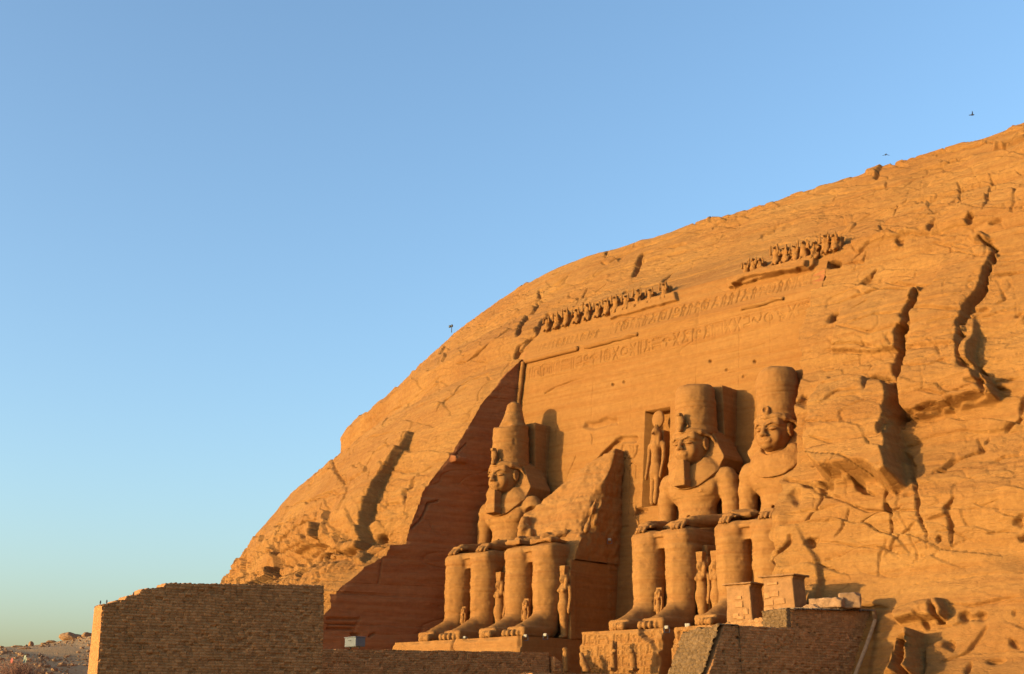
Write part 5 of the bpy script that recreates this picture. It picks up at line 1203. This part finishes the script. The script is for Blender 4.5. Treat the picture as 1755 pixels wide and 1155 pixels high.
lamp(987, 968, 'z', 7.0, 'floodlight on the throne side of the broken giant'); lamp(899, 937, 'z', 8.9, 'pair of floodlights on the broken giant\'s lap'); lamp(804, 948, 'z', 8.7, 'floodlight between the knees of the double-crowned giant', .8)
lamp(1123, 906, 'z', 8.9, 'floodlight between the knees of the bearded giant', .8); lamp(1276, 888, 'z', 8.9, 'floodlight on the lap of the rightmost giant')
lamp(1045, 932, 'v', 1.0, 'floodlight behind the broken giant\'s throne'); lamp(797, 1100, 'v', 12.0, 'floodlight by the double-crowned giant\'s left toes', .8)
# grey tank above the low wall
q = on_plane(608, 1112, 'v', 24.0); r = tag(empty('water_tank', (q[0], -q[1], q[2]), -.2), 'grey metal box tank behind the low brick wall', 'tank')
v = Vol((-1.1, -.7, -.1), (1.1, .7, 1.2), .035); v.box((0, 0, .5), (.88, .45, .36), .05, .02)
for k in range(3): v.box((-.6 + .6 * k, .46, .5), (.012, .02, .34), 0, .0, sub=True)
P, Q = v.mesh(); P[:, 1] *= -1; mesh_np('tank_body', P, Q[:, ::-1], M_GREY, r)
v = Vol((-1.2, -.8, .7), (1.2, .8, 1.1), .03); v.box((0, 0, .88), (.93, .5, .035), .02, .01); P, Q = v.mesh(); P[:, 1] *= -1; mesh_np('tank_lid', P, Q[:, ::-1], M_GREY, r)
rods('handle', [((-.2, .48, .62), (.2, .48, .62), .02, .02), ((-.2, .44, .62), (-.2, .5, .62), .02, .02), ((.2, .44, .62), (.2, .5, .62), .02, .02)], M_DARK, r)
rods('foot', [((-.7, 0, 0), (-.7, 0, .2), .06, .06)], M_DARK, r); rods('foot', [((.7, 0, 0), (.7, 0, .2), .06, .06)], M_DARK, r)
# weather mast on the left skyline
q = on_cliff(774, 566); r = tag(empty('signal_mast', (q[0], -q[1], q[2] - .3)), 'tiny dark mast with two lamps on the skyline left of the temple top', 'mast')
rods('mast', [((0, 0, 0), (0, 0, 1.1), .05, .04), ((-.35, 0, .75), (.2, 0, .8), .03, .03)], M_DARK, r)
for a in (-.35, .05):
    v = Vol((-.3, -.3, -.3), (.3, .3, .3), .04); v.box((0, 0, 0), (.14, .1, .16), .03, .0); P, Q = v.mesh(); P += np.array([a, 0, .9]); mesh_np('lamp_head', P, Q, M_DARK, r)
# door in the rock
q0, q1 = on_cliff(1556, 1106), on_cliff(1580, 1150)
r = tag(empty('iron_door', ((q0[0] + q1[0]) / 2, -(q0[1] - 1.2), q1[2] - 1.2)), 'half open brown door inside the dark opening at the cliff foot', 'door')
v = Vol((-.8, -.2, -.1), (.8, .2, 3.9), .04); v.box((0, 0, 1.75), (.55, .05, 1.7), .02, .01); v.box((0, .05, 1.0), (.42, .02, .6), 0, 0, sub=True); v.box((0, .05, 2.5), (.42, .02, .6), 0, 0, sub=True)
P, Q = v.mesh(); P[:, 1] *= -1; dd = mesh_np('door_leaf', P, Q[:, ::-1], plain('rusty_door', (.22, .10, .045), .6), r); dd.rotation_euler = (0, 0, -.45)
rods('door_frame', [((-.9, .15, 0), (-.9, .15, 3.6), .09, .09), ((.7, .15, 0), (.7, .15, 3.6), .09, .09), ((-.9, .15, 3.6), (.7, .15, 3.6), .09, .09)], M_WOOD, r)

# ------------------------------------------------------------------ ground
gx = np.concatenate([-np.geomspace(60, 3000, 40)[::-1] - 100, np.arange(-159, 140, 1.0), np.geomspace(1, 3000, 45) + 140])
gy = np.concatenate([-np.geomspace(60, 3000, 40)[::-1] - 120, np.arange(-179, 60, 1.0), np.geomspace(1, 3000, 40) + 60])
X, Y = np.meshgrid(gx, gy)
ridge = np.clip(3.0 + .178 * (Y + 9), -3, 6.5) + 1.0 * vnoise(Y / 9, Y * 0, Y * 0, 700)
h_ = -8.3 + sstep(-38, -101, X + .15 * Y) * (ridge + 8.3)
h_ = np.where(X < -101, h_ - sstep(-101, -190, X) * 9, h_)
h_ += .35 * fbm(X / 14, Y / 14, X * 0, 4, 701) + .12 * fbm(X / 3, Y / 3, X * 0, 3, 702)
V2 = -Y; tr = sstep(24, 14, V2) * sstep(34, 26, np.abs(X)) * sstep(-40, -5, V2); h_ = h_ + tr * 3.4
Gd = np.stack([X, -Y, h_], -1)
gnd = grid_obj('desert_ground', Gd, M_SAND, flip=False); tag(gnd, 'bare sandy desert ground with a stony slope at the left', 'ground', kind='structure')
# finer stony patch of the left slope (the part in view)
fx = np.linspace(-75, 30, 420); fy = np.linspace(-40, 0, 10)
def ground_z(x, y):
    i = np.clip(np.searchsorted(gx, x) - 1, 0, len(gx) - 2); j = np.clip(np.searchsorted(gy, y) - 1, 0, len(gy) - 2)
    a = (x - gx[i]) / (gx[i + 1] - gx[i]); b = (y - gy[j]) / (gy[j + 1] - gy[j])
    return h_[j, i] * (1 - a) * (1 - b) + h_[j, i + 1] * a * (1 - b) + h_[j + 1, i] * (1 - a) * b + h_[j + 1, i + 1] * a * b
def on_ground(x, y):
    d = sight(x, y); s = np.arange(60, 330, .5); P = CAM[:, None] + d[:, None] * s; g = P[2] - ground_z(P[0], P[1]); k = np.argmax(g < 0)
    if not (g < 0).any(): return None
    return CAM + d * s[k]
VS, FS = [], []; n0 = 0; rng = np.random.RandomState(9)
ico = None
import bmesh
bm = bmesh.new(); bmesh.ops.create_icosphere(bm, subdivisions=1, radius=1); iv = np.array([v.co[:] for v in bm.verts]); fi = np.array([[v.index for v in f.verts] for f in bm.faces]); bm.free()
for k in range(1500):
    px, py = rng.uniform(-30, 175), rng.uniform(1090, 1165); P = on_ground(px, py)
    if P is None: continue
    if vnoise(np.array([P[0] / 9]), np.array([P[1] / 9]), np.array([0.0]), 711)[0] < rng.uniform(-.5, .4): continue
    r_ = rng.choice([.10, .15, .24, .4], p=[.5, .33, .14, .03]) * rng.uniform(.8, 1.3)
    q = iv * r_ * np.array([rng.uniform(.8, 1.5), rng.uniform(.8, 1.4), rng.uniform(.5, .9)]) * (1 + rng.uniform(-.22, .22, (len(iv), 1)))
    a = rng.uniform(0, 6.28); q = np.stack([q[:, 0] * math.cos(a) - q[:, 1] * math.sin(a), q[:, 0] * math.sin(a) + q[:, 1] * math.cos(a), q[:, 2]], -1)
    VS.append(q + P + np.array([0, 0, .25 * r_])); FS.append(fi + n0); n0 += len(iv)
st = mesh_np('scattered_stones', np.concatenate(VS), np.concatenate(FS), M_STONE, smooth=False); tag(st, 'countless small broken stones strewn over the left desert slope', 'stones', kind='stuff')
def ridge_rock(px, py, r_, sq, lab, seed, rz=0.0, lift=.3):
    P = None; yy = py
    while P is None and yy < 1150: P = on_ground(px, yy); yy += 1
    m_ = boulder(r_, seed, sq, ang=.5); o = put('boulder', m_, (P[0], -P[1], P[2] + r_ * sq[2] * lift), M_STONE, seed=seed, amp=.12, sc=.8, rz=rz); tag(o, lab, 'boulder'); return o
ridge_rock(121, 1089, 1.15, (1.55, .9, .62), 'big flat orange boulder on the left skyline beside the brick wall', 721, .8, .55)
ridge_rock(150, 1087, .7, (1.2, 1, .7), 'grey boulder half hidden behind the big wall\'s outer end', 722, .7, .4)
ridge_rock(86, 1094, .7, (1.5, .7, .4), 'thin tilted rock slab on the left skyline', 723, .8, .5); ridge_rock(76, 1097, .45, (1.3, .8, .4), 'low rock next to the tilted slab on the skyline', 724, .6)
ridge_rock(53, 1099, .42, (1.0, .9, .9), 'small rounded boulder farther left on the skyline', 725, .2, .6); ridge_rock(44, 1112, .6, (1.8, .8, .35), 'flat ledge stone below the small rounded boulder', 726, .8)
ridge_rock(30, 1104, .4, (1.6, .8, .4), 'low flat stone near the left edge of the skyline', 727, .8)

# dry shrub in the lower left corner, with rags caught in it
M_TWIG = plain('dry_twigs', (.20, .085, .045), .9, var=.3); M_RAGR = plain('red_cloth', (.30, .06, .04), .8, var=.1); M_RAGG = plain('pale_green_cloth', (.22, .25, .19), .8, var=.1)
P = on_ground(28, 1152); 
if P is None: P = CAM + sight(28, 1152) * 120
P = CAM + (P - CAM) * .8; P[2] = CAM[2] + (P[2] - CAM[2]) - 1.2
r = tag(empty('dry_shrub', tuple(P)), 'dense reddish brown dry shrub in the lower left corner', 'shrub')
rng = np.random.RandomState(21); it = []
for k in range(420):
    a = rng.uniform(0, 6.28); el = rng.uniform(.25, 1.5); L_ = rng.uniform(1.0, 2.3) * (1.25 if abs(math.cos(a)) > .5 else .9); p = np.array([rng.uniform(-1.6, 1.6), rng.uniform(-1.2, 1.2), 0.0]); d = np.array([math.cos(a) * math.cos(el), math.sin(a) * math.cos(el), math.sin(el)])
    for sg in range(4):
        d2 = d + rng.normal(size=3) * .22; d2 /= np.linalg.norm(d2); q = p + d2 * L_ / 4; it.append((tuple(p), tuple(q), .022 - .004 * sg, .018 - .004 * sg)); p = q; d = d2
        if sg > 0:
            for _ in range(3): e = d2 + rng.normal(size=3) * .7; e /= np.linalg.norm(e); it.append((tuple(p), tuple(p + e * rng.uniform(.15, .4)), .010, .005))
rods('branches', it, M_TWIG, r, seg=3)
def rag(px, py, s_, mat, lab):
    d = sight(px, py); dist = np.linalg.norm(P - CAM) - .8; c_ = CAM + d * dist; n = 9
    u_, v_ = np.meshgrid(np.linspace(-1, 1, n), np.linspace(-1, 1, n)); w_ = .3 * fbm(u_ * 1.5 + px, v_ * 1.5, u_ * 0, 3, 5)
    G_ = np.stack([c_[0] + s_ * u_ * (1 - .4 * (v_ > 0) * v_) * .8, -(c_[1] + s_ * w_ * 1.5), c_[2] + s_ * v_ + s_ * w_], -1); o = grid_obj('cloth_rag', G_ , mat); tag(o, lab, 'rag')
rag(20, 1132, .22, M_RAGR, 'small red rag caught in the dry shrub'); rag(43, 1129, .33, M_RAGG, 'pale green rag caught on top of the dry shrub')

# birds
M_BIRD = plain('dark_feathers', (.035, .03, .03), .8)
def bird(P, span, label, perched=False, rz=0.0, bank=.5):
    r = tag(empty('bird', tuple(P), rz), label, 'bird')
    v = Vol((-.4, -.15, -.2), (.4, .15, .2), .012); v.ell((0, 0, 0), (.16, .055, .055), .02); v.ell((.15, 0, .03), (.05, .04, .045), .03); v.cap((.19, 0, .03), (.23, 0, .02), .015, .006, k=.01); v.cap((-.12, 0, 0), (-.27, 0, -.01), .035, .03, k=.03, flat=(1, 1, 1))
    Pm, Q = v.mesh(); k = span / .5; Pm = Pm * k
    o = mesh_np('body', Pm, Q, M_BIRD, r)
    if perched:
        rods('leg', [((.0, .0, -.05 * k), (.01, 0, -.13 * k), .008 * k, .008 * k)], M_BIRD, r); o.rotation_euler = (0, -.5, 0)
    else:
        for s in (-1, 1):
            u_, v_ = np.meshgrid(np.linspace(0, 1, 8), np.linspace(0, 1, 5)); ch = .13 * (1 - .75 * u_)
            G_ = np.stack([.06 - v_ * ch - .12 * u_ ** 2, s * (.03 + .32 * u_), .02 + .16 * u_ * bank + .01 * np.sin(v_ * 3)], -1) * k * np.array([1, -1, 1])
            w = grid_obj('wing', G_, M_BIRD, r); md = w.modifiers.new('t', 'SOLIDIFY'); md.thickness = .012 * k
bird(CAM + sight(1666, 197) * 70, .28, 'dark bird flying highest, over the right skyline', rz=.7, bank=1.2)
bird(CAM + sight(1518, 265) * 85, .32, 'small dark bird flying just above the notch in the skyline', rz=2.2, bank=-.9)
for px, py, t, lab in ((163, 1036, .0, 'dark bird perched on the outermost corner of the big brick wall'), (176, 1033, .01, 'second dark bird perched beside the outermost corner'), (233, 1016, .0, 'dark bird perched halfway up the stepped wall top')):
    tt = {163: .004, 176: .03, 233: .14}[px]; u = A0[0] + (A1[0] - A0[0]) * tt; v_ = A0[1] + (A1[1] - A0[1]) * tt
    bird((u - .3, -v_, top_big(tt) + .1), .42, lab, True, rz=2.6)
